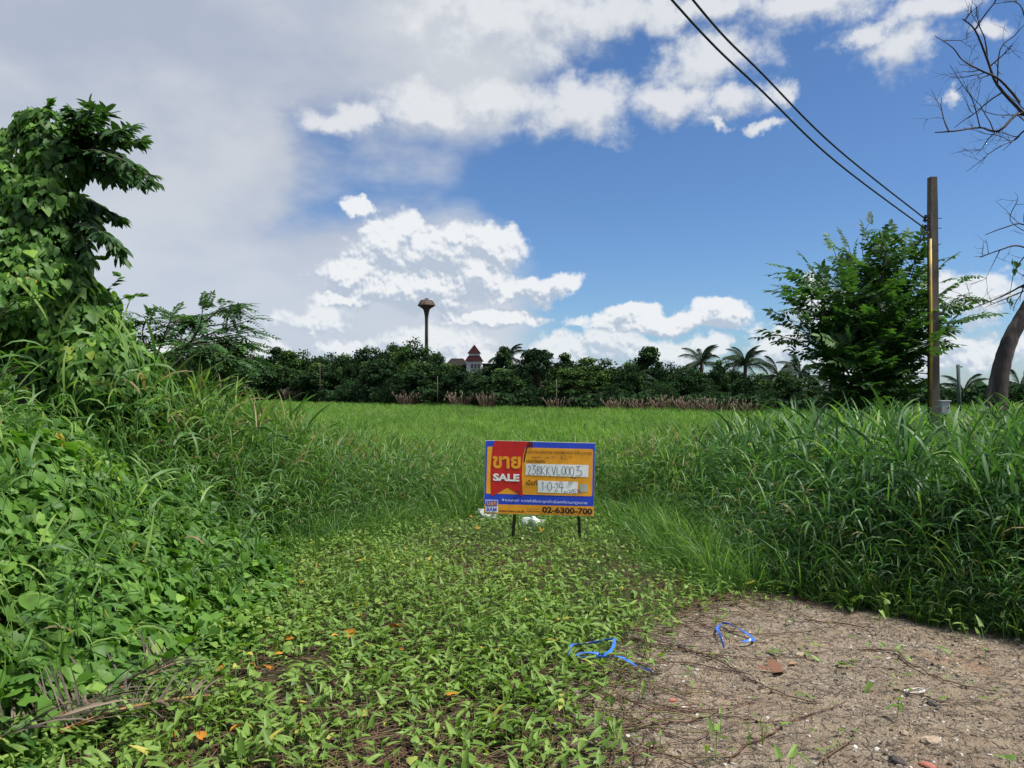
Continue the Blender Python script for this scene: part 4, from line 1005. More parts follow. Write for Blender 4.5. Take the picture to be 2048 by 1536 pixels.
for pts in ([(1848, 460), (1842, 472), (1840, 486), (1846, 476), (1858, 464)], [(1850, 462), (1846, 478), (1852, 486), (1859, 478)]):
    V, Fc = tube(smooth_path([at(a, b, PD - .12) - pb for a, b in pts], 4), .011, 6); g.add(V, Fc)
g.obj('drop_cable', M_rubber, pole)
for k, (pts, lab) in enumerate((([(1674, 297, 12.4), (1524, 147, 10.4), (1386, 0, 8.9)], 'upper black overhead cable running from the power pole out of the picture top'), ([(1674, 325, 12.4), (1524, 182, 10.4), (1344, 0, 8.8)], 'lower black overhead cable running from the power pole out of the picture top'))):
    P3 = [ANCH[k]] + [at(*p) for p in pts]; d = P3[-1] - P3[-2]
    P3 += [P3[-1] + d * 2.2 + Vector((0, 0, .5)), P3[-1] + d * 5 + Vector((0, 0, 1.8))]
    path = smooth_path(P3, 8); g = Geo(); V, Fc = tube([p - ANCH[k] for p in path], .0145, 6); g.add(V, Fc)
    o = tag(g.obj('overhead_cable', M_rubber), lab, 'cable', 'overhead cables'); o.location = ANCH[k]
mb = at(1888, 832, 15.2); mb.z = float(gz(mb.x, mb.y)); mbox = empty('meter_box', mb); tag(mbox, 'small pale grey metal cabinet standing at the foot of the power pole', 'cabinet')
M_box = rough_mat('grey_paint', (.36, .38, .40), (.48, .50, .52), 8, .5, .05, c3=(.25, .24, .22), s3=5)
z1 = at(1888, 801, 15.2).z - mb.z; z0 = at(1888, 829, 15.2).z - mb.z
box_obj('cabinet_body', (-.085, .085, -.06, .06, z0, z1 - .02), M_box, mbox, .006); box_obj('lid', (-.105, .105, -.08, .075, z1 - .018, z1 + .004), M_box, mbox, .004)
box_obj('door_panel', (-.07, .07, -.0645, -.0605, z0 + .02, z1 - .04), M_box, mbox); box_obj('latch', (.045, .058, -.075, -.065, (z0 + z1) / 2 - .02, (z0 + z1) / 2 + .02), M_iron, mbox); box_obj('stand', (-.03, .03, -.03, .03, -.1, z0 - .002), M_iron, mbox)

# ------------------------------------------------------------------ small things on the ground
def film_mat():
    m, nt, out = mat_new('thin_white_plastic')
    p = nt.nodes.new('ShaderNodeBsdfPrincipled'); p.inputs['Base Color'].default_value = (.62, .68, .66, 1); p.inputs['Roughness'].default_value = .3
    t = nt.nodes.new('ShaderNodeBsdfTranslucent'); t.inputs[0].default_value = (.6, .65, .62, 1); mx = nt.nodes.new('ShaderNodeMixShader'); mx.inputs[0].default_value = .4
    nt.links.new(p.outputs[0], mx.inputs[1]); nt.links.new(t.outputs[0], mx.inputs[2]); nt.links.new(mx.outputs[0], out.inputs[0]); return m
M_film = film_mat()
def bag(px, py, D, sx, sz, lab, seed):
    c_ = at(px, py, D); z = float(gz(c_.x, c_.y)); r2 = random.Random(seed)
    bm = bmesh.new(); bmesh.ops.create_icosphere(bm, subdivisions=3, radius=1)
    for v in bm.verts:
        p = v.co.copy(); a = math.atan2(p.x, p.z)
        k = 1 + .22 * math.sin(5 * a + seed) + .16 * math.sin(9 * p.y + 4 * p.x + seed) + .12 * math.sin(13 * p.x - 7 * p.z + seed) + r2.gauss(0, .05)
        ear = .45 * max(0, math.cos(a - 1.0)) ** 12 + .55 * max(0, math.cos(a + .7)) ** 14
        v.co = Vector((p.x * sx * (k + ear), p.y * sx * .6 * k, p.z * sz * (k + ear) * (1 if p.z > 0 else .55)))
    o = bm_obj('plastic_bag', bm, M_film, None, False); o.location = (c_.x, c_.y, max(z + sz * .5, c_.z)); tag(o, lab, 'bag', 'plastic bags near the sign'); return o
bag(1064, 1056, 8.75, .105, .085, 'crumpled white plastic bag in the weeds between the sign legs', 1)
bag(976, 1034, 9.3, .10, .075, 'crumpled whitish plastic bag behind the lower left corner of the sign', 5)
M_strap = plain('blue_plastic_strap', (.03, .14, .62), .35, .5)
def strap(pts, lab, w, seed, lift=.035):
    r2 = random.Random(seed); P3 = smooth_path([on_ground(a, b, lift + .012 * math.sin(i * 1.7)) for i, (a, b) in enumerate(pts)], 5)
    bm = bmesh.new(); prev = None; org = P3[0].copy()
    for i, p in enumerate(P3):
        d = (P3[min(i + 1, len(P3) - 1)] - P3[max(i - 1, 0)]).normalized(); tw = .5 + .6 * math.sin(i * .35 + seed)
        sd = d.cross(Vector((0, 0, 1))).normalized(); nrm = sd.cross(d); s1 = (sd * math.cos(tw) + nrm * math.sin(tw)) * w / 2; th = s1.cross(d).normalized() * .0008
        row = [bm.verts.new(p - org + q) for q in (-s1 - th, s1 - th, s1 + th, -s1 + th)]
        if prev:
            for k in range(4): bm.faces.new((prev[k], prev[(k + 1) % 4], row[(k + 1) % 4], row[k]))
        prev = row
    o = bm_obj('blue_strap', bm, M_strap); o.location = org; tag(o, lab, 'strap', 'blue straps on the track'); return o
strap([(1448, 1307), (1438, 1279), (1434, 1268), (1441, 1256), (1455, 1259), (1481, 1273), (1499, 1279), (1509, 1288), (1503, 1294), (1484, 1297)], 'bent blue plastic strap lying on the open gravel, the upper one', .016, 1)
strap([(1136, 1351), (1141, 1338), (1148, 1325), (1179, 1320), (1225, 1317), (1229, 1322), (1224, 1334), (1206, 1347), (1190, 1349), (1162, 1347), (1159, 1350), (1205, 1353), (1240, 1358), (1271, 1371), (1304, 1380)], 'looped blue plastic strap among the weeds, the lower one', .018, 2, .11)
def leaf_thing(name, px, py, size, mat, tmpl, lab, cat, group=None, lift=.03, tint=.5, curl=.5, flat=False):
    p = on_ground(px, py, lift); a = rng.uniform(0, 6.28); e = rng.normal(0, .08 if flat else .35)
    V, Fc, T = tmpl; V = V.copy(); V[:, 2] += curl * (V[:, 0] ** 2) * 1.6 + .05 * np.sin(V[:, 1] * 7 + a)
    V = np.concatenate([V, V - [0, 0, .02]]); Fc = np.concatenate([Fc, Fc[:, ::-1] + len(T)])
    g = Geo(); g.inst((V, Fc, np.full(len(V), .5)), [(0, 0, 0)], frames(np.array([[math.cos(a), math.sin(a), e]]), np.array([[rng.normal(0, .1 if flat else .6), rng.normal(-.15 if flat else -.5, .1 if flat else .4), 1.]])), size, np.array([tint]))
    o = g.obj(name, mat); o.location = p; return tag(o, lab, cat, group)
YL = [(65, 1350), (405, 1508), (459, 1495), (501, 1356), (542, 1362), (445, 1358), (567, 1330), (963, 1320), (1063, 1255), (785, 1277), (805, 1325), (890, 1285), (678, 1292), (706, 1292), (570, 1302), (900, 1207), (600, 1183), (735, 1448), (898, 1420), (1186, 1450), (945, 1048), (952, 1070), (708, 1170), (1083, 1070), (362, 1485)]
ORD = 'first second third fourth fifth sixth seventh eighth ninth tenth eleventh twelfth thirteenth fourteenth fifteenth sixteenth seventeenth eighteenth nineteenth twentieth twenty-first twenty-second twenty-third twenty-fourth twenty-fifth twenty-sixth twenty-seventh twenty-eighth twenty-ninth thirtieth thirty-first thirty-second thirty-third thirty-fourth thirty-fifth thirty-sixth thirty-seventh thirty-eighth thirty-ninth fortieth forty-first forty-second forty-third forty-fourth forty-fifth forty-sixth forty-seventh forty-eighth forty-ninth fiftieth fifty-first fifty-second fifty-third fifty-fourth fifty-fifth fifty-sixth fifty-seventh fifty-eighth'.split()
YL.sort(); YLAB = ['curled orange-yellow withered leaf among the weeds, %s from the left' % ORD[i] for i in range(len(YL))]
for i, (px, py) in enumerate(YL):
    leaf_thing('withered_leaf', px, py, rng.uniform(.045, .075), M_yellow, (ARROW, LANCE, HEART)[i % 3], YLAB[i], 'leaf', 'withered leaves among the weeds', .07, rng.uniform(.2, .8))
M_dry = leaf_mat('dry_leaf', [(0, (.10, .05, .03)), (.5, (.18, .09, .055)), (1, (.28, .16, .10))], .1, (1, 1, 1), .7, .2)
leaf_thing('dry_leaf', 1560, 1345, .14, M_dry, LOBED, 'big curled dry brown leaf on the gravel', 'leaf', None, .015, .45, .35, True)
leaf_thing('dry_leaf', 1578, 1336, .08, M_dry, LANCE, 'small pinkish dry leaf touching the big curled brown leaf', 'leaf', None, .02, .9, .5, True)
M_scrap = plain('red_scrap', (.30, .105, .075), .8)
def scrap(px, py, s, mat, lab, cat, name, flat=.3, seed=1):
    p = on_ground(px, py, .012); r2 = random.Random(seed); bm = bmesh.new(); bmesh.ops.create_icosphere(bm, subdivisions=2, radius=s)
    for v in bm.verts: k = 1 + .18 * math.sin(9 * v.co.x / s + seed) * math.cos(5 * v.co.y / s) + r2.gauss(0, .06); v.co = Vector((v.co.x * k * 1.25, v.co.y * k * .8, v.co.z * k * flat))
    o = bm_obj(name, bm, mat); o.location = p; o.rotation_euler = (0, 0, r2.uniform(0, 6)); return tag(o, lab, cat)
scrap(1345, 1405, .022, M_scrap, 'torn red plastic scrap on the gravel left of the dry leaf', 'scrap', 'plastic_scrap', .4, 3)
M_stone = rough_mat('tan_stone', (.22, .17, .12), (.36, .29, .21), 25, .9, .5); M_dstone = rough_mat('dark_stone', (.035, .032, .03), (.085, .075, .07), 25, .9, .5)
scrap(1862, 1486, .042, M_stone, 'flat tan stone near the lower right of the gravel', 'stone', 'stone', .4, 4)
scrap(1808, 1470, .02, M_stone, 'small pale stone left of the flat tan stone', 'stone', 'stone', .5, 14)
scrap(1865, 1412, .025, M_dstone, 'dark lump of stone right of the twisted wire', 'stone', 'stone', .6, 6)
scrap(1363, 1298, .022, M_dstone, 'dark lump beside the weeds left of the upper blue strap', 'stone', 'stone', .7, 8)
scrap(1795, 1528, .03, M_dstone, 'blackish stone at the bottom edge of the gravel', 'stone', 'stone', .6, 9)
scrap(1855, 1536, .028, M_scrap, 'reddish brick fragment at the bottom edge of the gravel', 'brick fragment', 'brick_fragment', .35, 10)
scrap(1602, 1312, .03, M_stone, 'thin pale tan chip above the big dry leaf', 'stone', 'stone', .25, 12)
wp = on_ground(1830, 1388, .012); g = Geo()
pts = [(.055 * math.cos(t * .9) * (1 + .2 * math.sin(t * 2.3)), .03 * math.sin(t * .9 + .5), .006 + .004 * math.sin(t * 3)) for t in range(22)]
V, Fc = tube(smooth_path(pts, 3), .0022, 5); g.add(V, Fc); o = g.obj('wire_coil', plain('pale_wire', (.5, .5, .48), .4)); o.location = wp; tag(o, 'tangled coil of pale wire on the right of the gravel', 'wire')
# withered palm fronds
def frond_thing(pts, lab, nl, ll, seed, tint):
    r2 = np.random.default_rng(seed); P3 = smooth_path([on_ground(a, b, .12) for a, b in pts], 8); root = empty('palm_frond', P3[0]); tag(root, lab, 'frond', 'withered palm fronds')
    loc = [p - P3[0] for p in P3]; n = len(loc)
    g = Geo(); V, Fc = tube(loc, [.011 * (1 - .7 * i / n) for i in range(n)], 6); g.add(V, Fc); ra = g.obj('rachis', plain('frond_rachis', (.30, .15, .04), .6), root); ra['label'] = 'orange-brown midrib of the withered frond'
    g = Geo()
    for k in range(nl):
        t = .04 + .95 * k / nl; i = min(int(t * (n - 1)), n - 2); p = loc[i].lerp(loc[i + 1], t * (n - 1) - i); d = (loc[i + 1] - loc[i]).normalized(); az = math.atan2(d.y, d.x)
        for sg in (-1, 1):
            V, Fc = blade(r2, list(p), az + sg * r2.uniform(.9, 1.35), r2.uniform(.2, .9), ll * r2.uniform(.7, 1.1) * (1 - .4 * t), .009, r2.uniform(.3, 1.0), 4); g.add(V, Fc, tint + r2.normal(0, .22))
    g.obj('leaflets', M_deadfrond, root)
frond_thing([(-60, 1560), (90, 1500), (230, 1430), (345, 1372)], 'withered palm frond with orange midrib in the lower left corner', 54, .45, 1, .42)
frond_thing([(120, 1520), (230, 1475), (330, 1452), (420, 1440)], 'shorter withered greyish palm frond below the orange-ribbed one', 34, .3, 2, .35)

# ------------------------------------------------------------------ far trees
rng = np.random.default_rng(77)
QUAD = (np.array([(-.5, 0, 0), (-.12, .5, .06), (.5, .08, 0), (.1, -.5, -.06)], float), np.array([(0, 1, 2), (0, 2, 3)]), np.full(4, .5))
def far_tree_mesh(seed, kind):
    """unit tree about 1 high, base at 0"""
    r2 = np.random.default_rng(seed); gw = Geo(); gl = Geo(); R2 = random.Random(seed)
    clumps = []
    if kind == 'broad':
        for i in range(46):
            v = r2.normal(0, 1, 3); v /= np.linalg.norm(v); k = r2.uniform(.55, 1) ; clumps.append((v[0] * .42 * k, v[1] * .42 * k, .60 + v[2] * .34 * k, r2.uniform(.09, .15)))
    elif kind == 'umbrella':
        for i in range(52):
            a = r2.uniform(0, 6.28); q = math.sqrt(r2.random()); lv = r2.integers(0, 4); rr = (.62, .55, .44, .26)[lv] * q; clumps.append((rr * math.cos(a), rr * math.sin(a), .45 + .155 * lv + .09 * (1 - q) + r2.normal(0, .05), r2.uniform(.08, .13)))
    elif kind == 'tall':
        for i in range(40):
            z = r2.uniform(.25, 1.0); rr = .26 * math.sin(min(1, (1.05 - z) * 1.9) * 1.5) * math.sqrt(r2.random()) + .02; a = r2.uniform(0, 6.28); clumps.append((rr * math.cos(a), rr * math.sin(a), z, r2.uniform(.06, .11)))
    else:  # bush
        for i in range(40):
            v = r2.normal(0, 1, 3); v /= np.linalg.norm(v); k = r2.uniform(.4, 1); clumps.append((v[0] * .62 * k, v[1] * .62 * k, .48 + v[2] * .46 * k, r2.uniform(.12, .2)))
    tr = [(0, 0, -.05), (R2.gauss(0, .02), R2.gauss(0, .02), .25), (R2.gauss(0, .03), R2.gauss(0, .03), .55)]
    V, Fc = tube(tr, [.032, .024, .014], 6); gw.add(V, Fc)
    for cx, cy_, cz, r in clumps:
        if r2.random() < .5:
            V, Fc = tube([(0, 0, .22 + .2 * r2.random()), (cx * .5, cy_ * .5, cz * .75), (cx, cy_, cz)], [.012, .007, .003], 4, False); gw.add(V, Fc)
        n = int(150 if kind != 'umbrella' else 130); d = r2.normal(0, 1, (n, 3)); d /= np.linalg.norm(d, axis=1, keepdims=True); k = r2.uniform(.3, 1.1, n)[:, None]
        flat = np.array([1.25, 1.25, .6 if kind == 'umbrella' else .8])
        pos = np.array([cx, cy_, cz]) + d * k * r * flat; nn = d * .7 + np.array([0, 0, .6]) + r2.normal(0, .5, (n, 3))
        ct = .46 + r2.normal(0, .20)
        gl.inst(QUAD, pos, frames(r2.normal(0, 1, (n, 3)), nn), r2.uniform(.022, .050, n), np.clip(ct + r2.normal(0, .14, n) + .08 * d[:, 2], 0, 1))
    return gw.mesh('far_trunk', M_bark), gl.mesh('far_crown', M_far, False)
FT = {k: [far_tree_mesh(hash_ * 13 + i, k) for i in range(3)] for hash_, k in enumerate(('broad', 'umbrella', 'tall', 'bush'))}
def put_tree(name, kind, px, top, wpx, dist, lab, group='trees along the far edge of the field', cat='tree', var=0):
    p = at(px, 780, dist); z = float(gz(p.x, p.y)); h = at(px, top, dist).z - z
    e = empty(name, (p.x, p.y, z), R.uniform(0, 6.28)); tag(e, lab, cat, group)
    tm, cm = FT[kind][var % 3]; unit = {'broad': .98, 'umbrella': 1.28, 'tall': .56, 'bush': 1.4}[kind]
    sx = wpx / F * dist / unit
    for nm, me in (('trunk', tm), ('crown', cm)):
        o = link(bpy.data.objects.new(nm, me), e); o.scale = (sx, sx, h / {'broad': 1.02, 'umbrella': 1.0, 'tall': 1.04, 'bush': 1.08}[kind])
    return e
def edge_at(px):   # distance of the far field edge along the sight line through px
    u = (px - 1024) / F; return (117 - 1.03 * 33) / (1 + 1.03 * u)
SHARED = 'dark green tree standing in the closed row behind the grass field'
T = [  # kind, px, top, width, extra distance, label
 ('broad', 352, 702, 90, 10, 'rounded dark tree seen just behind the feathery sapling at the left'), ('broad', 425, 690, 100, 14, 'dark tree rising behind the right end of the feathery sapling'), ('broad', 470, 688, 70, 6, None), ('tall', 548, 697, 60, 10, 'narrow pale-topped tree left of the middle of the far row'),
 ('broad', 612, 700, 110, 12, None), ('broad', 660, 706, 90, 16, None), ('tall', 575, 702, 50, 5, None), ('broad', 520, 712, 90, 3, None), ('broad', 690, 704, 60, 6, None), ('broad', 740, 690, 90, 12, 'wide dome-shaped tree two crowns left of the water tower'), ('broad', 786, 684, 80, 18, 'dense dome-shaped tree immediately left of the water tower'),
 ('broad', 835, 676, 105, 12, 'tallest dark rounded tree, standing in front of the water tower foot'), ('broad', 868, 700, 70, 8, 'dark tree to the right of the water tower foot, sloping down'), ('broad', 770, 716, 110, 3, None), ('broad', 850, 722, 120, 2, None), ('broad', 640, 725, 110, 1, None), ('broad', 560, 728, 110, 0, None),
 ('broad', 902, 724, 80, 8, None), ('broad', 980, 728, 70, 12, None), ('broad', 948, 735, 80, 12, None), ('broad', 585, 716, 120, 28, None), ('broad', 655, 714, 120, 34, None), ('broad', 715, 708, 110, 30, None), ('broad', 505, 708, 120, 24, None), ('broad', 1045, 722, 100, 26, None), ('broad', 1120, 728, 110, 30, None), ('broad', 1160, 730, 110, 20, None), ('broad', 1225, 732, 100, 26, None), ('broad', 1310, 730, 100, 30, None), ('broad', 1375, 728, 90, 26, None), ('broad', 1460, 738, 90, 24, None), ('broad', 1530, 745, 90, 22, None), ('broad', 810, 694, 130, 30, None), ('broad', 395, 700, 120, 30, None), ('broad', 925, 737, 100, 0, 'rounded tree directly below the red-roofed lookout tower'), ('tall', 1008, 694, 46, 12, 'slender tree with a spiky top right of the lookout tower'), ('umbrella', 1075, 703, 130, 8, 'flat-topped spreading tree with sky gaps right of the lookout tower'), ('broad', 1010, 735, 110, 2, None), ('tall', 1130, 708, 50, 14, None),
 ('broad', 1190, 712, 130, 8, 'wide dark tree in the middle of the right half of the far row'), ('umbrella', 1150, 742, 140, 1, 'spreading layered tree in front of the far row above the thin post'), ('broad', 1260, 722, 70, 8, None), ('tall', 1300, 694, 62, 14, 'tall pointed dark tree standing out above the right half of the far row'), ('broad', 1275, 712, 60, 14, None),
 ('broad', 1340, 725, 70, 8, None), ('broad', 1385, 735, 80, 5, None), ('broad', 1445, 717, 60, 16, 'dark tree between the two tall palms'), ('broad', 1500, 748, 90, 4, None), ('broad', 1560, 742, 90, 5, None), ('broad', 1610, 752, 90, 4, None), ('bush', 980, 765, 60, -1, None), ('broad', 1690, 770, 110, 8, None), ('broad', 1790, 775, 120, 12, None),
 ('bush', 1065, 762, 70, 0, None), ('bush', 880, 762, 80, -1, None), ('bush', 700, 752, 90, 0, None), ('bush', 780, 750, 80, -1, None), ('bush', 500, 745, 90, 0, None), ('bush', 430, 742, 90, 0, None), ('bush', 1230, 757, 80, 0, None), ('bush', 1320, 757, 80, 0, None), ('bush', 1420, 762, 80, 0, None), ('bush', 1530, 772, 80, 0, None), ('bush', 605, 752, 80, -1, None), ('bush', 1120, 768, 60, -1, None), ('bush', 1600, 778, 60, 0, None)]
T.sort(key=lambda r_: r_[1]); nt_ = nb_ = 0
for i, (kind, px, top, w, dx, lab) in enumerate(T):
    nb_ += kind == 'bush'; nt_ += kind != 'bush'
    bush = kind == 'bush'
    put_tree('bush' if bush else 'far_tree', kind, px, top, w, edge_at(px) + 5 + dx, lab or ('dark bush at the foot of the far row, %s bush from the left' % ORD[nb_ - 1] if bush else 'dark green tree in the far row, %s tree from the left' % ORD[nt_ - 1]), 'bushes at the foot of the far trees' if bush else 'trees along the far edge of the field', 'bush' if bush else 'tree', i)
# low undergrowth that closes the wood to the ground
g = Geo(); n = 32000; px = rng.uniform(300, 2150, n); D = np.array([edge_at(a) for a in px]) + rng.uniform(1.5, 12, n)
xx = (px - 1024) / F * D; zz = gz(xx, D); top = np.interp(px, [300, 900, 1640, 1660, 2150], [2.3, 1.9, 1.3, 1.6, 1.5]); hz = rng.uniform(0, 1, n) ** .8 * top * (1 + .25 * wob(px * .05, px * .013, 1.0))
nn = rng.normal(0, .5, (n, 3)) + np.array([0, -.6, .6])
g.inst(QUAD, np.stack([xx, D, zz + hz], 1), frames(rng.normal(0, 1, (n, 3)), nn), rng.uniform(.25, .5, n), np.clip(.38 + rng.normal(0, .15, n), 0, 1))
tag(g.obj('wood_undergrowth', M_far, smooth=False), 'dark undergrowth closing the foot of the far wood', 'undergrowth', kind='stuff')

# palms
def frond_mesh(seed, L=1.0):
    r2 = np.random.default_rng(seed); g = Geo(); el = .75; p = np.zeros(3); pts = [p]
    for i in range(7): e = el - 1.35 * (i / 6) ** 1.4; p = p + np.array([math.cos(e), 0, math.sin(e)]) * L / 7; pts.append(p)
    V, Fc = tube(pts, [.022 * (1 - .8 * i / 7) for i in range(8)], 3, False); g.add(V, Fc, .6)
    for k in range(17):
        t = .12 + .86 * k / 16; i = min(int(t * 7), 6); q = pts[i] + (pts[i + 1] - pts[i]) * (t * 7 - i)
        ll = .34 * L * math.sin(.35 + 2.5 * t) * r2.uniform(.85, 1.1)
        for sg in (-1, 1):
            e = q + np.array([ll * .6, sg * ll * .45, -ll * .5]); w = np.array([.022, 0, .010])
            g.add([q - w, q + w, e], [(0, 1, 2)], .5 + r2.normal(0, .12))
    return g.mesh('frond', M_palm, False)
FM = [frond_mesh(i) for i in range(4)]
def trunk_mesh():
    pts = [(0, 0, -.05)] + [(.02 * math.sin(i), 0, i / 8) for i in range(1, 9)]
    V, Fc = tube(pts, [.13 * (1 - .35 * i / 8) * (1 + .08 * (i % 2)) for i in range(9)], 8); g = Geo(); g.add(V, Fc); return g.mesh('trunk', M_bark)
PT = trunk_mesh()
def palm(px, crown_py, wpx, dist, n, lab, tilt=0.):
    c_ = at(px, crown_py, dist); z = float(gz(c_.x, c_.y)); L = wpx / 2 / F * dist / .70; e = empty('palm_tree', (c_.x, c_.y, z)); tag(e, lab, 'palm', 'palms among the far trees')
    t = link(bpy.data.objects.new('trunk', PT), e); H = c_.z - z; t.scale = (L * .75, L * .75, H)
    for k in range(n):
        f = link(bpy.data.objects.new('frond', FM[k % 4]), e); f.location = (0, 0, H); f.scale = (L, L, L); up = R.uniform(-.95, .75); f.rotation_euler = (R.gauss(0, .2), -up, k * 2.399 + R.gauss(0, .2))
for a in ((1490, 730, 74, 92, 20, 'dark palm with a clear starburst crown against white cloud right of the tallest row'), (1403, 726, 74, 98, 18, 'palm crown left of the starburst palm, partly hidden by trees'), (1556, 752, 80, 84, 16, 'palm just left of the leafy tree by the power pole'), (1600, 748, 84, 80, 16, 'drooping palm half hidden by the leafy tree'),
          (1015, 716, 62, 118, 15, 'small palm crown right of the lookout tower'), (1268, 765, 66, 86, 14, 'low palm with hanging fronds in the shade right of the thin post'), (755, 765, 64, 108, 14, 'low dark palm at the foot of the far trees left of the water tower'),
          (1928, 786, 80, 62, 14, 'low palm clump behind the cabinet and the power pole'), (2040, 775, 76, 60, 14, 'short palm at the right edge behind the dead tree'), (1660, 770, 70, 80, 12, 'palm seen through the lower left of the leafy tree')): palm(*a)
for px, top, w, lab in ((1968, 792, 60, 'dark low bush left of the dead trunk'), (2020, 800, 70, 'dark low bush right of the dead trunk'), (1850, 800, 80, 'low bush in front of the red roof'), (2090, 785, 90, 'dark bush at the right picture edge')):
    put_tree('bush', 'bush', px, top, w, 58, lab, 'bushes on the far right', 'bush', int(px))
# dry reeds and weedy clumps at the field edge
def reed_mesh(seed):
    r2 = np.random.default_rng(seed); g = Geo()
    for k in range(90):
        a = r2.uniform(0, 6.28); q = .5 * math.sqrt(r2.random()); V, Fc = blade(r2, (q * math.cos(a), q * math.sin(a) * .5, 0), a, r2.uniform(1.2, 1.55), r2.uniform(.6, 1.05), .035, r2.uniform(.05, .5), 3); g.add(V, Fc, np.clip(.5 + r2.normal(0, .2), 0, 1))
        if r2.random() < .5:
            tip = V[-1]; V, Fc = tube([tip - [0, 0, .15], tip, tip + [.02, 0, .08]], [.012, .03, .004], 4, False); g.add(V, Fc, .8)
    return g.mesh('reed', M_reed)
RM = [reed_mesh(i) for i in range(3)]
for i, (px, top, w, lab) in enumerate(((590, 776, 34, 'lone clump of dry brown reeds at the left of the field edge'), (820, 783, 40, 'dry brown reed clump at the field edge below the water tower'), (925, 784, 50, 'dry brown reed clump at the field edge below the lookout tower'), (975, 785, 30, 'small dry reed clump right of the one below the lookout tower'), (1243, 796, 48, 'leftmost clump of the purplish brown reed stretch on the right'),
        (1295, 798, 50, 'second clump from the left in the brown reed stretch'), (1340, 792, 56, 'tallest middle clump of the brown reed stretch'), (1388, 796, 50, 'clump right of the tallest in the brown reed stretch'), (1440, 796, 60, 'clump near the right end of the brown reed stretch'), (1500, 800, 50, 'rightmost low clump of the brown reed stretch'), (1120, 794, 40, 'faint dry reed clump beside the thin post'))):
    d_ = edge_at(px) + 1.5; p = at(px, 800, d_); z = float(gz(p.x, p.y)); o = link(bpy.data.objects.new('reed_clump', RM[i % 3])); o.location = (p.x, p.y, z); s = w / F * d_; o.scale = (s, s, (at(px, top, d_).z - z)); tag(o, lab, 'reeds', 'dry reed clumps at the field edge')
g = Geo(); n = 2600; px = rng.uniform(560, 1640, n); D = np.array([edge_at(a) for a in px]) + rng.uniform(-1, 3, n); xx = (px - 1024) / F * D
k = wob(xx * .22, D * .1, 1.3) > -.1; xx, D = xx[k], D[k]
grass_object('edge_weeds', 'ragged olive weeds along the far edge of the field', M_field, xx, D, .75 + .35 * wob(xx * .3, D * .1, 1.), FTUFTS, .2, 'weeds', tbias=-.35)

# ------------------------------------------------------------------ water tower, lookout house, posts, mast
M_tower = rough_mat('stained_concrete', (.055, .040, .034), (.12, .088, .072), 1.2, .9, .3, stretch=(1, 1, .35), c3=(.045, .03, .026), s3=.6)
WD = 240.0; wb = at(853, 780, WD); wz = float(gz(wb.x, wb.y)); tower = empty('water_tower', (wb.x, wb.y, wz)); tag(tower, 'brown mushroom-shaped concrete water tower rising above the trees', 'water tower')
def zt(py): return at(854, py, WD).z - wz
m_ = WD / F
g = Geo(); V, Fc = lathe([(3.6 * m_, -.2), (3.5 * m_, zt(680)), (3.35 * m_, zt(650)), (3.4 * m_, zt(637)), (3.9 * m_, zt(632)), (4.8 * m_, zt(626)), (6.0 * m_, zt(621)), (7.4 * m_, zt(618))], 20); g.add(V, Fc); sh = g.obj('shaft', M_tower, tower); sh.name = 'shaft'
g = Geo(); V, Fc = lathe([(7.4 * m_, zt(618)), (11.5 * m_, zt(615.2)), (17.6 * m_, zt(611.6)), (17.9 * m_, zt(610.6)), (15.4 * m_, zt(606)), (12.4 * m_, zt(601.5)), (11.9 * m_, zt(601.0)), (11.7 * m_, zt(600.4)), (0, zt(599.8))], 12); g.add(V, Fc); g.obj('tank', M_tower, tower, False)
g = Geo(); V, Fc = lathe([(2.0 * m_, zt(600.4)), (2.0 * m_, zt(597.4)), (2.5 * m_, zt(597.2)), (2.5 * m_, zt(596.6)), (0, zt(596.4))], 10); g.add(V, Fc); g.obj('roof_hatch', M_tower, tower, False)
for dx in (-4.2, -2.8, 3.2, 4.8):
    g = Geo(); V, Fc = tube([(dx * m_, -1, zt(600.8)), (dx * m_, -1, zt(596.8))], .05, 5); g.add(V, Fc); g.obj('railing_post', M_iron, tower)
g = Geo()
for sx in (-.3, .3):
    V, Fc = tube([(sx, -3.75 * m_, .5), (sx, -3.6 * m_, zt(640))], .05, 5); g.add(V, Fc)
for i in range(40):
    z = .5 + i * (zt(640) - .5) / 40; V, Fc = tube([(-.3, -3.7 * m_, z), (.3, -3.7 * m_, z)], .03, 4); g.add(V, Fc)
g.obj('ladder', M_iron, tower)
M_wall = rough_mat('white_render', (.40, .41, .40), (.54, .55, .54), 1.5, .8, .1, c3=(.36, .36, .35), s3=.8); M_roof = rough_mat('red_roof_tiles', (.020, .008, .009), (.038, .013, .014), 3, .9, .3, spec=.05); M_groof = rough_mat('grey_roof', (.016, .014, .014), (.034, .030, .028), 1, .95, .2, spec=.03); M_glass = plain('dark_glass', (.02, .025, .03), .15, .6)
HD = 160.0; hb = at(949, 780, HD); hz_ = float(gz(hb.x, hb.y)); house = empty('lookout_house', (hb.x, hb.y, hz_), 0); tag(house, 'white house with a red two-tier lookout roof among the far trees', 'house')
q = HD / F
def zh(py): return at(949, py, HD).z - hz_
def frustum(name, x0, r0, z0, r1, z1, mat, parent, over=0):
    bm = bmesh.new(); a = [bm.verts.new((x0 + sx * r0, sy * r0, z0)) for sx, sy in ((-1, -1), (1, -1), (1, 1), (-1, 1))]; b = [bm.verts.new((x0 + sx * r1, sy * r1, z1)) for sx, sy in ((-1, -1), (1, -1), (1, 1), (-1, 1))]
    for k in range(4): bm.faces.new((a[k], a[(k + 1) % 4], b[(k + 1) % 4], b[k]))
    bm.faces.new(a[::-1]); bm.faces.new(b); return bm_obj(name, bm, mat, parent)
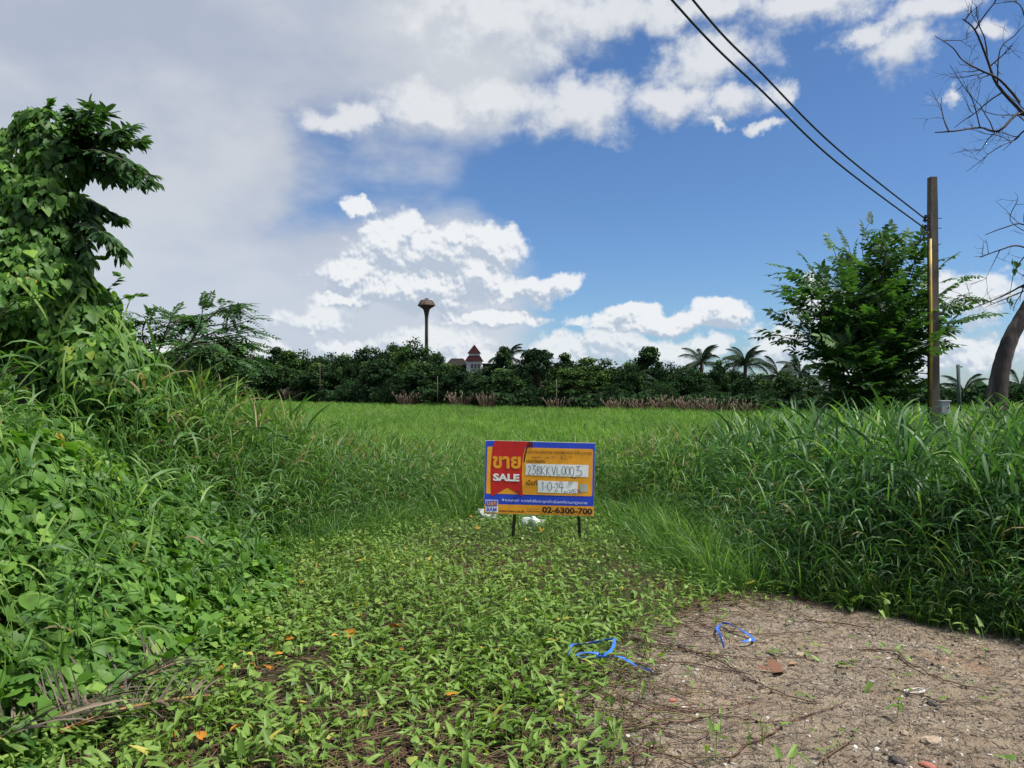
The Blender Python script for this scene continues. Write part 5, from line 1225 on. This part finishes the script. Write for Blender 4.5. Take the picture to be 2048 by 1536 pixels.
frustum('wall', -.5 * q, 15 * q, 0, 15 * q, zh(722.5), M_wall, house)
lr = frustum('roof', -.3 * q, 18.2 * q, zh(722.8), 11.6 * q, zh(712), M_roof, house); lr['label'] = 'lower red roof skirt of the lookout'
frustum('upper_wall', -.3 * q, 10.6 * q, zh(712), 10.6 * q, zh(706), M_wall, house)
ur = frustum('roof', -.3 * q, 13.4 * q, zh(707), .5 * q, zh(689.5), M_roof, house); ur['label'] = 'pointed upper red roof of the lookout'
for k, dx in enumerate((-4, 2.8, 9.6)):
    y_ = -15 * q; w_ = box_obj('window', ((dx - 2.4) * q, (dx + 2.4) * q, y_ - .10, y_ - .01, zh(737), zh(728)), M_wall, house); box_obj('pane', ((dx - 1.9) * q, (dx + 1.9) * q, y_ - .13, y_ - .104, zh(736.5), zh(728.6)), M_glass, w_)
def gable(name, x0, x1, zr, ze, y0, y1, mat, parent):
    bm = bmesh.new(); ym = (y0 + y1) / 2
    pts = [(x0, y0, ze), (x1, y0, ze), (x1, y1, ze), (x0, y1, ze), (x0 + 1.2, ym, zr), (x1 - 1.2, ym, zr)]; v = [bm.verts.new(p) for p in pts]
    for f in ((0, 1, 5, 4), (2, 3, 4, 5), (1, 2, 5), (3, 0, 4), (3, 2, 1, 0)): bm.faces.new([v[i] for i in f])
    return bm_obj(name, bm, mat, parent)
w1 = gable('wing_roof', -62 * q, -14 * q, zh(715), zh(732), 1, 9, M_groof, house); w1['label'] = 'long grey roof of the wing left of the lookout'
box_obj('wing_wall', (-58 * q, -16 * q, 2, 8, 0, zh(732)), M_groof, house); box_obj('flat_roof', (14.5 * q, 60 * q, 1, 8, zh(729), zh(726.5)), M_groof, house); box_obj('side_wall', (16 * q, 58 * q, 1.4, 7.6, 0, zh(729)), M_groof, house)
# red roofed house at the far right
rb = at(1885, 800, 120); rz0 = float(gz(rb.x, rb.y)); hr = empty('red_roof_house', (rb.x, rb.y, rz0)); tag(hr, 'low house with faded red tiled roof between power pole and dead tree', 'house')
M_roof2 = rough_mat('faded_red_tiles', (.24, .10, .065), (.34, .16, .11), 2, .8, .3)
bm = bmesh.new(); q2 = 120 / F; zr = at(1885, 787, 120).z - rz0; ze = at(1885, 800, 120).z - rz0
pts = [(-28 * q2, -3, ze), (26 * q2, -3, ze), (26 * q2, 4, ze), (-28 * q2, 4, ze), (-4 * q2, .5, zr), (18 * q2, .5, zr)]; v = [bm.verts.new(p) for p in pts]
for f in ((0, 1, 5, 4), (2, 3, 4, 5), (1, 2, 5), (3, 0, 4), (3, 2, 1, 0)): bm.faces.new([v[i] for i in f])
bm_obj('roof', bm, M_roof2, hr); box_obj('wall', (-24 * q2, 22 * q2, -2.5, 3.5, 0, ze - .003), M_wall, hr)
# thin posts
def post(px, top, bot, D, r, mat, lab, name='post', lean=0.):
    a = at(px, bot, D); z = float(gz(a.x, a.y)); e = empty(name, (a.x, a.y, z)); g = Geo(); b = at(px + lean, top, D); V, Fc = tube([(0, 0, -.2), (b.x - a.x, 0, b.z - z)], [r * 1.1, r], 6); g.add(V, Fc)
    o = g.obj('shaft', mat, e); g = Geo(); V, Fc = tube([(b.x - a.x - r * 1.1, 0, b.z - z - .12), (b.x - a.x + r * 2.6, 0, b.z - z - .12)], r * .4, 4); g.add(V, Fc); g.obj('bolt', M_iron, e); tag(e, lab, 'post', 'thin posts'); return e
post(875, 752, 805, edge_at(875) - 1, .04, M_conc, 'thin pale post in the field edge right of the water tower')
post(1113, 759, 805, edge_at(1113) - 1, .04, M_conc, 'thin pale post in front of the layered trees right of centre')
post(1920, 729, 830, 40, .085, rough_mat('green_post', (.03, .05, .05), (.06, .085, .08), 4, .8, 0), 'leaning dark post between the power pole and the dead tree', lean=-4)
post(640, 728, 790, edge_at(640) + 2, .04, M_conc, 'thin grey post half lost in the far trees on the left')
post(2046, 742, 800, 58, .09, M_conc, 'thin leaning post at the right edge behind the dead tree', lean=4)
# far radio mast
MD = 420.0; mp_ = at(491, 780, MD); ma_ = empty('radio_mast', (mp_.x, mp_.y, -.7)); tag(ma_, 'faint white lattice radio mast seen through the feathery sapling', 'mast')
M_mast = plain('pale_steel', (.5, .52, .54), .5); zt_ = at(491, 640, MD).z + .7
for sx, sy in ((-1, -1), (1, -1), (0, 1)):
    g = Geo(); V, Fc = tube([(sx * .7, sy * .7, 0), (sx * .45, sy * .45, zt_)], .12, 5); g.add(V, Fc); g.obj('leg', M_mast, ma_)
g = Geo()
for i in range(24):
    z0_, z1_ = zt_ * i / 24, zt_ * (i + 1) / 24; V, Fc = tube([(-.6, -.6, z0_), (.6, -.6, z1_)], .06, 4); g.add(V, Fc); V, Fc = tube([(.6, -.6, z0_), (0, .6, z1_)], .06, 4); g.add(V, Fc)
g.obj('lattice', M_mast, ma_)
